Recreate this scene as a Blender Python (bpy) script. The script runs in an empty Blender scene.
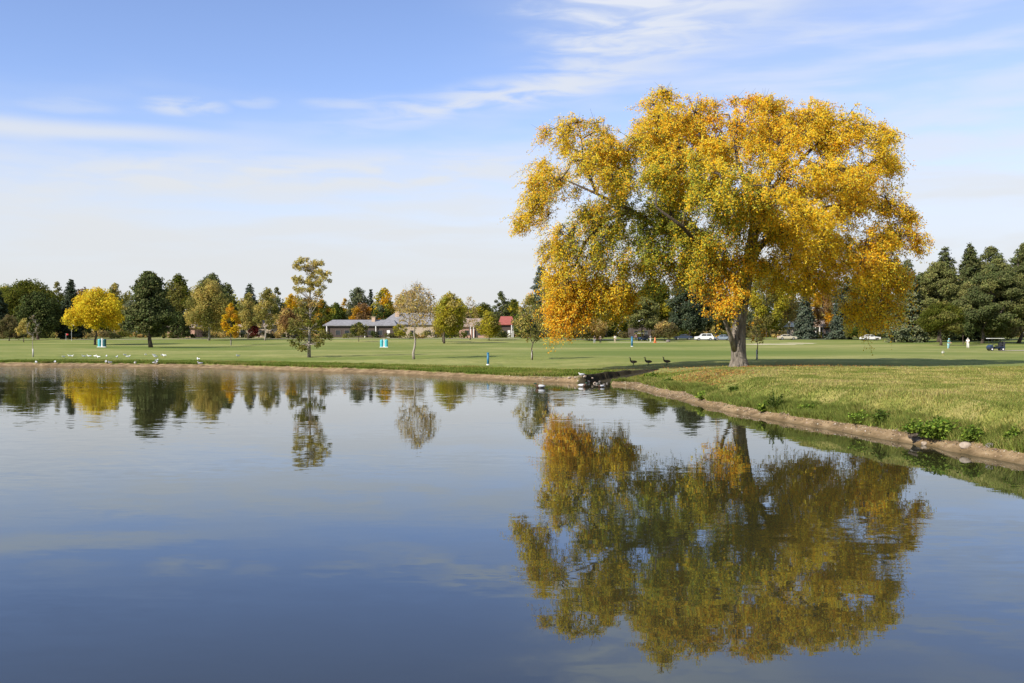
import bpy, bmesh, math, random
import numpy as np
from mathutils import Vector, Matrix

scene = bpy.context.scene
COL = scene.collection
PI = math.pi
R = math.radians

# ------------------------------------------------------------------ camera
FX, HORIZON, EYE = 995.0, 336.0, 3.2
cam_d = bpy.data.cameras.new('camera')
cam = bpy.data.objects.new('camera', cam_d)
COL.objects.link(cam)
cam_d.sensor_width = 36.0
cam_d.lens = FX * 36.0 / 1024.0
cam.location = (0, 0, EYE)
cam.rotation_euler = (R(90) - math.atan((341.5 - HORIZON) / FX), 0, 0)
cam_d.clip_start, cam_d.clip_end = 0.2, 12000
scene.camera = cam

# ------------------------------------------------------------------ numpy helpers
def vnoise(x, y, seed=0):
    """smooth value noise, -1..1"""
    xi, yi = np.floor(x).astype(np.int64), np.floor(y).astype(np.int64)
    fx, fy = x - xi, y - yi
    fx = fx * fx * (3 - 2 * fx); fy = fy * fy * (3 - 2 * fy)
    def h(a, b):
        n = (a * 374761393 + b * 668265263 + seed * 974634777) & 0xffffffff
        n = ((n ^ (n >> 13)) * 1274126177) & 0xffffffff
        n = n ^ (n >> 16)
        return (n & 0xffff) / 32767.5 - 1.0
    a, b, c, d = h(xi, yi), h(xi + 1, yi), h(xi, yi + 1), h(xi + 1, yi + 1)
    return (a * (1 - fx) + b * fx) * (1 - fy) + (c * (1 - fx) + d * fx) * fy

def sst(t):
    t = np.clip(t, 0, 1)
    return t * t * (3 - 2 * t)

# shoreline of the pond (water level z = 0)
SHORE = np.array([(-54.6, 106), (-42, 102), (-30.7, 98), (-20, 91), (-10.3, 83.8), (-5, 77.5), (-0.9, 72.8), (3.3, 68.6), (5.6, 66.6),
                  (7.3, 63.4), (8.2, 54), (9.1, 42.2), (10.0, 37.5), (11.55, 31.5), (12.1, 27.7), (12.8, 24.3), (14.2, 18),
                  (14.6, 11), (12.5, 6), (6, 4.2), (0, 3.8), (-12, 3.6), (-30, 1), (-62, 2), (-100, 14), (-128, 40), (-134, 72), (-112, 98), (-84, 107)])

def pond_sd(x, y):
    """signed distance to the shoreline, positive on land"""
    n = len(SHORE)
    best = np.full(x.shape, 1e18)
    inside = np.zeros(x.shape, bool)
    for i in range(n):
        ax, ay = SHORE[i]; bx, by = SHORE[(i + 1) % n]
        ex, ey = bx - ax, by - ay
        t = np.clip(((x - ax) * ex + (y - ay) * ey) / (ex * ex + ey * ey), 0, 1)
        d = (x - ax - t * ex) ** 2 + (y - ay - t * ey) ** 2
        best = np.minimum(best, d)
        cond = ((ay > y) != (by > y))
        with np.errstate(divide='ignore', invalid='ignore'):
            xx = (bx - ax) * (y - ay) / (by - ay + 1e-12) + ax
        inside ^= cond & (x < xx)
    return np.sqrt(best) * np.where(inside, -1, 1)

DITCH = np.array([(4.7, 63.8), (5.9, 67.2), (7.4, 70.8), (9.4, 74.6), (11.6, 78.0)])

def ditch_d(x, y):
    best = np.full(x.shape, 1e18); tt = np.zeros(x.shape)
    n = len(DITCH) - 1
    for i in range(n):
        ax, ay = DITCH[i]; bx, by = DITCH[i + 1]
        ex, ey = bx - ax, by - ay
        t = np.clip(((x - ax) * ex + (y - ay) * ey) / (ex * ex + ey * ey), 0, 1)
        d = (x - ax - t * ex) ** 2 + (y - ay - t * ey) ** 2
        m = d < best
        best = np.where(m, d, best); tt = np.where(m, (i + t) / n, tt)
    return np.sqrt(best), tt

BUNK = [(771.0, 208.0, 6.8, 2.6), (800.0, 215.0, 4.0, 2.2), (650.0, 232.0, 6.2, 3.4), (622.0, 232.0, 4.6, 2.0)]   # px, distance, half width, half depth
BUNK = [((px - 512) / FX * d, d, a, b) for px, d, a, b in BUNK]

def bunker_mask(x, y):
    m = np.zeros(x.shape)
    for bx, by, a, b in BUNK:
        q = ((x - bx) / a) ** 2 + ((y - by) / b) ** 2 + 0.25 * vnoise(x / 2.2, y / 2.2, 9)
        m = np.maximum(m, sst((1.15 - q) / 0.35))
    return m

def terrain(x, y, full=False):
    x = np.asarray(x, float); y = np.asarray(y, float)
    s0 = pond_sd(x, y)
    near = np.abs(s0) < 40
    s = s0 + np.where(near, 0.22 * vnoise(x / 1.7, y / 1.7, 1) + 0.10 * vnoise(x / 0.5, y / 0.5, 2), 0) * np.where(y > 10, 1, 0.3)
    ws = np.interp(y, [20, 45, 66, 100], [0.46, 0.55, 0.70, 1.4])
    ws = ws * (1 + 0.28 * vnoise(x / 1.1, y / 1.1, 3) + 0.42 * vnoise(x / 3.3, y / 3.3, 13))
    hl = np.interp(y, [20, 60, 75, 100], [0.24, 0.24, 0.26, 0.32])
    W = np.interp(y, [20, 40, 60, 66, 72, 90], [1.5, 2.0, 3.6, 7.0, 16.0, 30.0])
    base = np.interp(y, [-50, 0, 20, 30, 45, 62, 68, 76, 90, 120, 150, 200, 240, 280, 340, 6000],
                     [1.5, 1.5, 1.22, 1.24, 1.18, 1.1, 1.07, 0.90, 0.84, 0.88, 1.02, 1.35, 2.05, 2.72, 2.95, 3.0])
    amp = np.interp(y, [60, 100, 200, 300, 400], [0.02, 0.08, 0.14, 0.10, 0.0])
    base = base + amp * (vnoise(x / 26, y / 22, 4) + 0.4 * vnoise(x / 9, y / 11, 5))
    lipn = 0.10 + 0.05 * vnoise(x / 0.8, y / 0.8, 6)
    lip = hl + np.maximum(lipn, 0.02)
    k = sst((s - ws - 0.25) / W)
    sandz = hl * np.clip(s / ws, 0, 1) ** 0.85
    z = np.where(s < 0, np.maximum(-1.3, 0.45 * s), sandz + np.maximum(lipn, 0.02) * sst((s - ws) / 0.22))
    z = np.where(s > ws, z + (base - lip) * k, z)
    rough_n = np.where(s0 < 30, 0.035 * vnoise(x / 0.9, y / 0.9, 7) + 0.02 * vnoise(x / 0.35, y / 0.35, 8), 0)
    z = z + np.where((s > ws + 0.3), rough_n * sst((s - ws) / 2), 0)
    dd, tt = ditch_d(x, y)
    hw = np.interp(tt, [0, 0.25, 1], [1.25, 1.0, 0.15]); bot = np.interp(tt, [0, 0.3, 1], [-0.2, -0.06, 0.58])
    # the near side of the ditch slopes gently down to it, the far side is a steep cut bank
    ex_, ey_ = DITCH[-1] - DITCH[0]
    side = ((x - DITCH[0][0]) * ey_ - (y - DITCH[0][1]) * ex_) / math.hypot(ex_, ey_)
    sag = np.exp(-np.maximum(dd - hw, 0) / 2.2) * (side > -0.2) * np.interp(tt, [0, 0.08, 0.7, 1], [0.0, 0.62, 0.34, 0.0]) * (tt < 0.998) * (tt > 0.002)
    z = z + np.where(s > ws * 0.6, 0.34 * np.exp(-np.maximum(dd - hw, 0) / 1.6) * (side < 0) * np.interp(tt, [0, 0.12, 0.5, 0.9], [0.35, 1.0, 0.5, 0.0]) * (dd < 8), 0)
    z = np.where((s > ws) & (dd < 9), np.maximum(z - sag * np.clip((z - 0.12) / 0.5, 0, 1), np.minimum(z, 0.15)), z)
    wob = 0.12 * vnoise(x / 0.6, y / 0.6, 12)
    cut = sst((hw + 0.2 + wob - dd) / 0.22)
    live = (tt < 0.998) & (dd < 3)
    cut = np.where(live, cut, 0)
    mud_shade = np.where((tt < 0.998) & (dd < 3) & (s > -0.3), sst((hw + np.where(side < 0, 0.75, 0.1) + wob - dd) / 0.3), 0)  # muddy bed and far wall, dark tone doubling as the bank's shade
    z = np.where(z > bot, z * (1 - cut) + bot * cut, z)
    bm = bunker_mask(x, y)
    z = z - 0.10 * bm
    if not full:
        return z
    sand = 1 - sst((s - ws * (1 + 0.18 * vnoise(x / 0.7, y / 0.7, 21)) - 0.02) / 0.18)
    return z, s, ws, sand * (1 - mud_shade), bm, mud_shade

def ground(x, y):
    return float(terrain(np.array([x]), np.array([y]))[0])

PITCH = math.atan((341.5 - HORIZON) / FX)
_ys = np.concatenate([np.arange(5, 130, 0.1), np.arange(130, 420, 0.25)])
def at(px, row):
    """ground point seen at a pixel of the photograph"""
    xs = (px - 512) / FX * _ys
    zr = EYE - (row - HORIZON) / FX * _ys
    g = terrain(xs, _ys)
    g = np.maximum(g, 0)
    i = int(np.argmax(zr <= g))
    return Vector((xs[i], _ys[i], g[i]))
def at_d(px, d):
    x = (px - 512) / FX * d
    return Vector((x, d, ground(x, d)))

# ------------------------------------------------------------------ object helpers
def tag(o, label=None, cat=None, group=None, kind=None):
    if label: o['label'] = label
    if cat: o['category'] = cat
    if group: o['group'] = group
    if kind: o['kind'] = kind
    return o

def empty(name, loc, rz=0.0):
    o = bpy.data.objects.new(name, None)
    COL.objects.link(o)
    o.location = loc; o.rotation_euler = (0, 0, rz)
    o.empty_display_size = 0.3
    return o

def link(name, me, parent=None):
    o = bpy.data.objects.new(name, me)
    COL.objects.link(o)
    if parent is not None: o.parent = parent
    return o

def copy_tree(o, parent=None):
    c = o.copy(); COL.objects.link(c)
    if parent is not None: c.parent = parent
    for ch in list(o.children):
        copy_tree(ch, c)
    return c

def np_mesh(name, verts, faces, mats, colors=None, attrs=None, smooth=False):
    """faces: (n,3) or (n,4) array"""
    me = bpy.data.meshes.new(name)
    n, k = faces.shape
    me.vertices.add(len(verts)); me.vertices.foreach_set('co', np.ascontiguousarray(verts, np.float32).ravel())
    me.loops.add(n * k); me.loops.foreach_set('vertex_index', np.ascontiguousarray(faces, np.int32).ravel())
    me.polygons.add(n)
    me.polygons.foreach_set('loop_start', np.arange(0, n * k, k, dtype=np.int32))
    if smooth: me.polygons.foreach_set('use_smooth', np.ones(n, bool))
    if colors is not None:
        a = me.attributes.new('tint', 'FLOAT_COLOR', 'POINT')
        c = np.ones((len(verts), 4), np.float32); c[:, :3] = colors
        a.data.foreach_set('color', c.ravel())
    for nm, v in (attrs or {}).items():
        a = me.attributes.new(nm, 'FLOAT', 'POINT')
        a.data.foreach_set('value', np.ascontiguousarray(v, np.float32))
    for m in (mats if isinstance(mats, (list, tuple)) else [mats]): me.materials.append(m)
    me.update(calc_edges=True); me.validate()
    return me

class MB:
    def __init__(s): s.v = []; s.f = []
    def box(s, c, size, rz=0.0, taper=1.0):
        x, y, z = size[0] / 2, size[1] / 2, size[2] / 2
        b = len(s.v); cr, sr = math.cos(rz), math.sin(rz)
        for dz, t in ((-z, 1), (z, taper)):
            for dx, dy in ((-x, -y), (x, -y), (x, y), (-x, y)):
                px, py = dx * t, dy * t
                s.v.append((c[0] + px * cr - py * sr, c[1] + px * sr + py * cr, c[2] + dz))
        for q in ((0, 3, 2, 1), (4, 5, 6, 7), (0, 1, 5, 4), (1, 2, 6, 5), (2, 3, 7, 6), (3, 0, 4, 7)):
            s.f.append([b + i for i in q])
        return s
    def tube(s, pts, rad, n=8, cap=True):
        pts = [Vector(p) for p in pts]
        if not isinstance(rad, (list, tuple)): rad = [rad] * len(pts)
        b = len(s.v); up = Vector((0.13, 0.21, 0.97))
        for i, p in enumerate(pts):
            t = (pts[min(i + 1, len(pts) - 1)] - pts[max(i - 1, 0)])
            if t.length < 1e-9: t = Vector((0, 0, 1))
            t.normalize()
            if i == 0:
                u = t.cross(Vector((1, 0, 0)) if abs(t.x) < 0.8 else Vector((0, 1, 0))).normalized()
            else:
                u = (u - t * u.dot(t)).normalized()
            w = t.cross(u)
            for k in range(n):
                a = 2 * PI * k / n
                s.v.append(tuple(p + (u * math.cos(a) + w * math.sin(a)) * rad[i]))
        for i in range(len(pts) - 1):
            for k in range(n):
                k2 = (k + 1) % n
                s.f.append([b + i * n + k, b + i * n + k2, b + (i + 1) * n + k2, b + (i + 1) * n + k])
        if cap:
            s.f.append([b + k for k in range(n)][::-1])
            s.f.append([b + (len(pts) - 1) * n + k for k in range(n)])
        return s
    def prism(s, poly, y0, y1):
        """polygon in x,z pushed along y"""
        b = len(s.v); n = len(poly)
        for y in (y0, y1):
            for x, z in poly: s.v.append((x, y, z))
        for i in range(n):
            j = (i + 1) % n
            s.f.append([b + i, b + j, b + n + j, b + n + i])
        s.f.append([b + i for i in range(n)][::-1]); s.f.append([b + n + i for i in range(n)])
        return s
    def ball(s, c, r, nu=10, nv=7, scale=(1, 1, 1)):
        b = len(s.v)
        for i in range(nv + 1):
            th = PI * i / nv
            for k in range(nu):
                a = 2 * PI * k / nu
                s.v.append((c[0] + r * scale[0] * math.sin(th) * math.cos(a), c[1] + r * scale[1] * math.sin(th) * math.sin(a), c[2] + r * scale[2] * math.cos(th)))
        for i in range(nv):
            for k in range(nu):
                k2 = (k + 1) % nu
                s.f.append([b + i * nu + k, b + (i + 1) * nu + k, b + (i + 1) * nu + k2, b + i * nu + k2])
        return s
    def mesh(s, name, mat, smooth=False, bevel=0.0):
        me = bpy.data.meshes.new(name)
        me.from_pydata(s.v, [], s.f)
        bm = bmesh.new(); bm.from_mesh(me)
        bmesh.ops.remove_doubles(bm, verts=bm.verts, dist=1e-5)
        bmesh.ops.recalc_face_normals(bm, faces=bm.faces)
        if bevel > 0:
            bmesh.ops.bevel(bm, geom=list(bm.edges), offset=bevel, segments=2, affect='EDGES', profile=0.7, clamp_overlap=True)
        for f in bm.faces: f.smooth = smooth
        bm.to_mesh(me); bm.free()
        me.materials.append(mat)
        return me
    def build(s, name, mat, parent=None, smooth=False, bevel=0.0):
        return link(name, s.mesh(name, mat, smooth, bevel), parent)

def skin_mesh(name, pts, edges, rad, mat, sub=2, root=0):
    me = bpy.data.meshes.new(name + '_cage')
    me.from_pydata(pts, edges, [])
    o = bpy.data.objects.new(name + '_cage', me); COL.objects.link(o)
    m = o.modifiers.new('skin', 'SKIN')
    for i, r in enumerate(rad):
        sv = me.skin_vertices[0].data[i]
        sv.radius = (r, r) if not isinstance(r, tuple) else r
        sv.use_root = (i == root)
    m.use_smooth_shade = True
    ss = o.modifiers.new('sub', 'SUBSURF'); ss.levels = sub; ss.render_levels = sub
    dg = bpy.context.evaluated_depsgraph_get(); dg.update()
    out = bpy.data.meshes.new_from_object(o.evaluated_get(dg))
    bpy.data.objects.remove(o); bpy.data.meshes.remove(me)
    out.name = name
    out.materials.clear(); out.materials.append(mat)
    return out

# ------------------------------------------------------------------ materials
class NT:
    def __init__(s, tree): s.t = tree
    def n(s, typ, **kw):
        nd = s.t.nodes.new(typ)
        for k, v in kw.items(): setattr(nd, k, v)
        return nd
    def put(s, sock, v):
        if hasattr(v, 'is_output') or isinstance(v, bpy.types.NodeSocket): s.t.links.new(v, sock)
        else: sock.default_value = v
    def m(s, op, a, b=0.0, c=0.0, clamp=False):
        nd = s.n('ShaderNodeMath', operation=op, use_clamp=clamp)
        for i, v in enumerate((a, b, c)): s.put(nd.inputs[i], v)
        return nd.outputs[0]
    def vm(s, op, a, b=(0, 0, 0)):
        nd = s.n('ShaderNodeVectorMath', operation=op)
        s.put(nd.inputs[0], a)
        if op == 'SCALE': s.put(nd.inputs['Scale'], b)
        else: s.put(nd.inputs[1], b)
        return nd.outputs[0]
    def noise(s, vec, scale, detail=4.0, rough=0.55, dist=0.0):
        nd = s.n('ShaderNodeTexNoise')
        s.put(nd.inputs['Vector'], vec); nd.inputs['Scale'].default_value = scale
        nd.inputs['Detail'].default_value = detail; nd.inputs['Roughness'].default_value = rough; nd.inputs['Distortion'].default_value = dist
        return nd
    def ramp(s, fac, stops, interp='LINEAR'):
        nd = s.n('ShaderNodeValToRGB'); nd.color_ramp.interpolation = interp
        e = nd.color_ramp.elements
        while len(e) < len(stops): e.new(0.5)
        for el, (p, c) in zip(e, stops):
            el.position = p; el.color = (c[0], c[1], c[2], 1) if isinstance(c, (tuple, list)) else (c, c, c, 1)
        s.put(nd.inputs[0], fac)
        return nd.outputs[0]
    def mix(s, fac, a, b, mode='MIX'):
        nd = s.n('ShaderNodeMix', data_type='RGBA', blend_type=mode)
        s.put(nd.inputs[0], fac)
        for sock, v in ((nd.inputs[6], a), (nd.inputs[7], b)):
            if isinstance(v, (tuple, list)): v = (v[0], v[1], v[2], 1)
            s.put(sock, v)
        return nd.outputs[2]
    def step(s, v, a, b):
        nd = s.n('ShaderNodeMapRange', interpolation_type='SMOOTHSTEP')
        s.put(nd.inputs[0], v); s.put(nd.inputs[1], a); s.put(nd.inputs[2], b)
        return nd.outputs[0]
    def mapping(s, vec, scale=(1, 1, 1), rot=(0, 0, 0), loc=(0, 0, 0)):
        nd = s.n('ShaderNodeMapping'); s.put(nd.inputs[0], vec)
        nd.inputs['Location'].default_value = loc; nd.inputs['Rotation'].default_value = rot; nd.inputs['Scale'].default_value = scale
        return nd.outputs[0]
    def bump(s, h, strength=0.4, dist=0.05):
        nd = s.n('ShaderNodeBump'); nd.inputs['Strength'].default_value = strength; nd.inputs['Distance'].default_value = dist
        s.put(nd.inputs['Height'], h); return nd.outputs[0]

def new_mat(name):
    m = bpy.data.materials.new(name); m.use_nodes = True
    m.node_tree.nodes.clear()
    N = NT(m.node_tree)
    out = N.n('ShaderNodeOutputMaterial')
    return m, N, out

def pmat(name, col, rough=0.6, var=0.15, scale=3.0, metal=0.0, spec=0.4, bump=0.0, coat=0.0):
    m, N, out = new_mat(name)
    p = N.n('ShaderNodeBsdfPrincipled')
    tc = N.n('ShaderNodeTexCoord')
    nz = N.noise(tc.outputs['Object'], scale, 5).outputs[0]
    a = tuple(c * (1 - var) for c in col); b = tuple(min(1, c * (1 + var)) for c in col)
    N.t.links.new(N.ramp(nz, [(0.3, a), (0.7, b)]), p.inputs['Base Color'])
    p.inputs['Roughness'].default_value = rough; p.inputs['Metallic'].default_value = metal
    p.inputs['Specular IOR Level'].default_value = spec
    if coat: p.inputs['Coat Weight'].default_value = coat
    if bump: N.t.links.new(N.bump(nz, bump), p.inputs['Normal'])
    N.t.links.new(p.outputs[0], out.inputs[0])
    return m

def leaf_mat(name, transl=0.35, gloss=0.0):
    m, N, out = new_mat(name)
    at_ = N.n('ShaderNodeAttribute', attribute_name='tint')
    d = N.n('ShaderNodeBsdfDiffuse'); t = N.n('ShaderNodeBsdfTranslucent')
    N.t.links.new(at_.outputs['Color'], d.inputs[0])
    N.t.links.new(at_.outputs['Color'], t.inputs[0])
    mx = N.n('ShaderNodeMixShader'); mx.inputs[0].default_value = transl
    N.t.links.new(d.outputs[0], mx.inputs[1]); N.t.links.new(t.outputs[0], mx.inputs[2])
    N.t.links.new(mx.outputs[0], out.inputs[0])
    return m

def bark_mat(name, dark, light, scale=2.0):
    m, N, out = new_mat(name)
    p = N.n('ShaderNodeBsdfPrincipled'); tc = N.n('ShaderNodeTexCoord')
    v = N.mapping(tc.outputs['Object'], (scale * 4, scale * 4, scale * 0.7))
    nz = N.noise(v, 1.0, 6, 0.65, 0.6).outputs[0]
    n2 = N.noise(tc.outputs['Object'], 0.7, 3).outputs[0]
    c = N.ramp(nz, [(0.36, dark), (0.62, light)])
    c = N.mix(N.m('MULTIPLY', n2, 0.5), c, tuple(x * 0.6 for x in light))
    N.t.links.new(c, p.inputs['Base Color'])
    p.inputs['Roughness'].default_value = 0.9; p.inputs['Specular IOR Level'].default_value = 0.15
    N.t.links.new(N.bump(nz, 1.0, 0.16), p.inputs['Normal'])
    N.t.links.new(p.outputs[0], out.inputs[0])
    return m

LEAF = leaf_mat('leaf_tissue', 0.52)
NEEDLE = leaf_mat('needle_tissue', 0.10)
GRASSB = leaf_mat('grass_blade_tissue', 0.30)
BARK = bark_mat('cottonwood_bark', (0.045, 0.037, 0.03), (0.30, 0.26, 0.215), 1.3)
BARK_D = bark_mat('dark_bark', (0.05, 0.04, 0.03), (0.14, 0.11, 0.085))
BARK_P = bark_mat('pale_bark', (0.22, 0.19, 0.15), (0.46, 0.41, 0.34))
GUARD = pmat('white_trunk_wrap', (0.42, 0.40, 0.36), 0.8)

# ------------------------------------------------------------------ light, sky
SUN_EL = 35.0
SUN_AZ = math.atan2(-0.77, -0.64)          # the sun stands to the left, behind the camera
sun_d = bpy.data.lights.new('sun', 'SUN'); sun = bpy.data.objects.new('sun', sun_d); COL.objects.link(sun)
sun_d.energy = 4.6; sun_d.angle = R(0.53); sun_d.color = (1.0, 0.93, 0.82)
v = Vector((-math.sin(SUN_AZ) * math.cos(R(SUN_EL)), -math.cos(SUN_AZ) * math.cos(R(SUN_EL)), -math.sin(R(SUN_EL))))
sun.rotation_euler = v.to_track_quat('-Z', 'Y').to_euler()
sun.location = (-60, -40, 80)

world = bpy.data.worlds.new('World'); scene.world = world; world.use_nodes = True
wt = world.node_tree; wt.nodes.clear(); W = NT(wt)
wo = W.n('ShaderNodeOutputWorld'); bg = W.n('ShaderNodeBackground')
SKY_STRENGTH = 0.15
bg.inputs[1].default_value = SKY_STRENGTH
sky = W.n('ShaderNodeTexSky', sky_type='NISHITA')
sky.sun_disc = False; sky.sun_elevation = R(SUN_EL); sky.sun_rotation = SUN_AZ % (2 * PI)
sky.air_density = 1.0; sky.dust_density = 0.6; sky.ozone_density = 2.0; sky.altitude = 1600
tc = W.n('ShaderNodeTexCoord'); dirv = tc.outputs['Generated']
sp = W.n('ShaderNodeSeparateXYZ'); W.put(sp.inputs[0], dirv)
az = W.m('MULTIPLY', W.m('ARCTAN2', sp.outputs[0], sp.outputs[1]), 180 / PI)
el = W.m('MULTIPLY', W.m('ARCSINE', sp.outputs[2]), 180 / PI)
cv = W.n('ShaderNodeCombineXYZ'); W.put(cv.inputs[0], W.m('MULTIPLY', az, 0.05)); W.put(cv.inputs[1], W.m('MULTIPLY', el, 0.22))
P2 = cv.outputs[0]
warp = W.noise(P2, 1.6, 3, 0.5).outputs[0]
wn = W.m('MULTIPLY', W.m('SUBTRACT', warp, 0.5), 5.0)
streak = W.noise(W.mapping(P2, (1.0, 1.6, 1), (0, 0, R(-5))), 1.8, 5, 0.5, 0.3).outputs[0]
fine = W.noise(W.mapping(P2, (1.6, 2.0, 1), (0, 0, R(20)), (3, 1, 0)), 3.0, 6, 0.52, 0.5).outputs[0]
elw = W.m('ADD', el, W.m('MULTIPLY', wn, 1.2))
def band(v, c, half, soft):
    return W.m('SUBTRACT', 1.0, W.step(W.m('ABSOLUTE', W.m('SUBTRACT', v, c)), half, half + soft))
def between(v, a, b, c, d):
    return W.m('MULTIPLY', W.step(v, a, b), W.m('SUBTRACT', 1.0, W.step(v, c, d)))
# broad veil thickening towards the horizon
veil = W.m('SUBTRACT', 1.0, W.step(elw, 5.0, 14.5))
veil = W.m('MULTIPLY', veil, W.m('ADD', 0.40, W.m('MULTIPLY', W.step(streak, 0.36, 0.62), 0.56)))
low = W.m('MULTIPLY', W.m('SUBTRACT', 1.0, W.step(W.m('ADD', el, W.m('MULTIPLY', wn, 0.6)), 2.5, 12.0)), 0.95)
# long soft streak over the left of the course
b1 = band(W.m('ADD', el, W.m('MULTIPLY', wn, -0.18)), 10.65, 0.05, 0.75)
b1 = W.m('MULTIPLY', b1, W.m('SUBTRACT', 1.0, W.step(az, -23.0, -10.0)))
b1b = W.m('MULTIPLY', band(W.m('ADD', el, W.m('ADD', W.m('MULTIPLY', wn, -0.35), W.m('MULTIPLY', az, -0.06))), 9.6, 0.3, 1.5), between(az, -34.0, -18.0, -4.0, 6.0))
b1b = W.m('MULTIPLY', b1b, W.m('ADD', 0.35, W.m('MULTIPLY', W.step(fine, 0.36, 0.62), 0.65)))
# wedge of cirrus at the upper right with a steep left edge
wx = W.m('ADD', az, W.m('ADD', W.m('MULTIPLY', el, -0.30), W.m('MULTIPLY', wn, 1.0)))      # constant along the leaning edge
wx = W.m('ADD', wx, W.m('MULTIPLY', W.m('SUBTRACT', fine, 0.5), 7.0))
wedge = between(wx, -5.2, 0.4, 3.0, 16.0)
wtop = W.m('ADD', el, W.m('ADD', W.m('MULTIPLY', az, -0.10), W.m('MULTIPLY', wn, 0.5)))
wedge = W.m('MULTIPLY', wedge, between(wtop, 13.4, 15.6, 19.0, 25.0))
wedge = W.m('MULTIPLY', wedge, W.m('ADD', 0.25, W.m('MULTIPLY', W.step(fine, 0.34, 0.66), 0.75)))
tail = W.m('MULTIPLY', band(W.m('ADD', el, W.m('ADD', W.m('MULTIPLY', az, -0.16), W.m('MULTIPLY', wn, 0.4))), 13.6, 0.1, 1.3), between(az, -14.0, -2.0, 3.0, 12.0))
tail = W.m('MULTIPLY', tail, W.step(fine, 0.30, 0.65))
# thin veil over the right half
gen = W.m('MULTIPLY', W.step(az, -6.0, 16.0), W.m('ADD', 0.20, W.m('MULTIPLY', W.step(streak, 0.38, 0.68), 0.45)))
# small soft puffs
def puff(a0, e0, ha, he):
    q = W.m('ADD', W.m('POWER', W.m('ABSOLUTE', W.m('DIVIDE', W.m('SUBTRACT', az, a0), ha)), 2.0), W.m('POWER', W.m('ABSOLUTE', W.m('DIVIDE', W.m('SUBTRACT', W.m('ADD', el, W.m('MULTIPLY', wn, 0.2)), e0), he)), 2.0))
    return W.m('MULTIPLY', W.m('SUBTRACT', 1.0, W.step(q, 0.0, 1.0)), W.step(fine, 0.30, 0.60))
tot = veil
for k_, g_ in ((low, 1.0), (b1, 0.80), (b1b, 0.95), (wedge, 1.0), (tail, 0.9), (gen, 1.0), (puff(-18.2, 12.3, 2.8, 0.62), 0.65), (puff(-14.5, 12.7, 1.6, 0.4), 0.3), (puff(-10.2, 12.8, 2.2, 0.45), 0.3), (puff(-24.0, 11.9, 3.0, 0.5), 0.25)):
    tot = W.m('SUBTRACT', 1.0, W.m('MULTIPLY', W.m('SUBTRACT', 1.0, tot), W.m('SUBTRACT', 1.0, W.m('MULTIPLY', k_, g_, clamp=True))))
tot = W.m('MULTIPLY', tot, 0.96, clamp=True)
cloudc = W.ramp(W.m('DIVIDE', el, 20.0), [(0.0, (3.24, 3.27, 3.28)), (0.35, (3.42, 3.52, 3.62)), (1.0, (3.5, 3.7, 4.15))])
clear = W.mix(1.0, sky.outputs[0], (0.89, 0.835, 0.93), 'MULTIPLY')
W.put(bg.inputs[0], W.mix(tot, clear, cloudc))
W.put(wo.inputs[0], bg.outputs[0])

scene.view_settings.view_transform = 'Standard'; scene.view_settings.look = 'None'
scene.view_settings.exposure = 0.60; scene.view_settings.gamma = 1.0
scene.view_settings.use_curve_mapping = False
scene.cycles.use_denoising = True
try: scene.cycles.denoiser = 'OPENIMAGEDENOISE'
except Exception: pass
scene.cycles.max_bounces = 9; scene.cycles.diffuse_bounces = 7; scene.cycles.glossy_bounces = 3
scene.cycles.transmission_bounces = 3; scene.cycles.transparent_max_bounces = 4
scene.cycles.caustics_reflective = False; scene.cycles.caustics_refractive = False
scene.render.film_transparent = False

# ------------------------------------------------------------------ ground sheet
ang = np.concatenate([np.arange(-180, -34, 2.0), np.arange(-34, -29.5, 0.5), np.arange(-29.5, 29.5, 0.055), np.arange(29.5, 34, 0.5), np.arange(34, 180, 2.0)])
rad = [2.0]
while rad[-1] < 9000:
    r = rad[-1]
    st = 0.03 if r < 22 else 0.0035 if r < 84 else 0.0045 if r < 125 else 0.010 if r < 300 else 0.06
    rad.append(r * (1 + st))
rad = np.array(rad)
AA, RR = np.meshgrid(np.radians(ang), rad)
gx, gy = (RR * np.sin(AA)).ravel(), (RR * np.cos(AA)).ravel()
gz, gs, gws, gsand, gbun, gcut = terrain(gx, gy, True)
na, nr = len(ang), len(rad)
ii, jj = np.meshgrid(np.arange(nr - 1), np.arange(na), indexing='ij')
j2 = (jj + 1) % na
gf = np.stack([ii * na + jj, ii * na + j2, (ii + 1) * na + j2, (ii + 1) * na + jj], -1).reshape(-1, 4)[:, ::-1]
# centre disc closes the sheet under the camera
rough = np.clip((1 - sst((gs - 14) / 12)), 0, 1)
edge_y = 67.0 + 1.2 * vnoise(gx / 6, gy / 6, 31) + 0.04 * gx
rough = np.where((gx > 4), np.where(gs < 60, 1 - sst((gy - edge_y) / 2.0), 0), rough * 0.35 * (1 - sst((gs - 3) / 5)))
rough = np.where(gy < 0, 1, rough)

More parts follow.
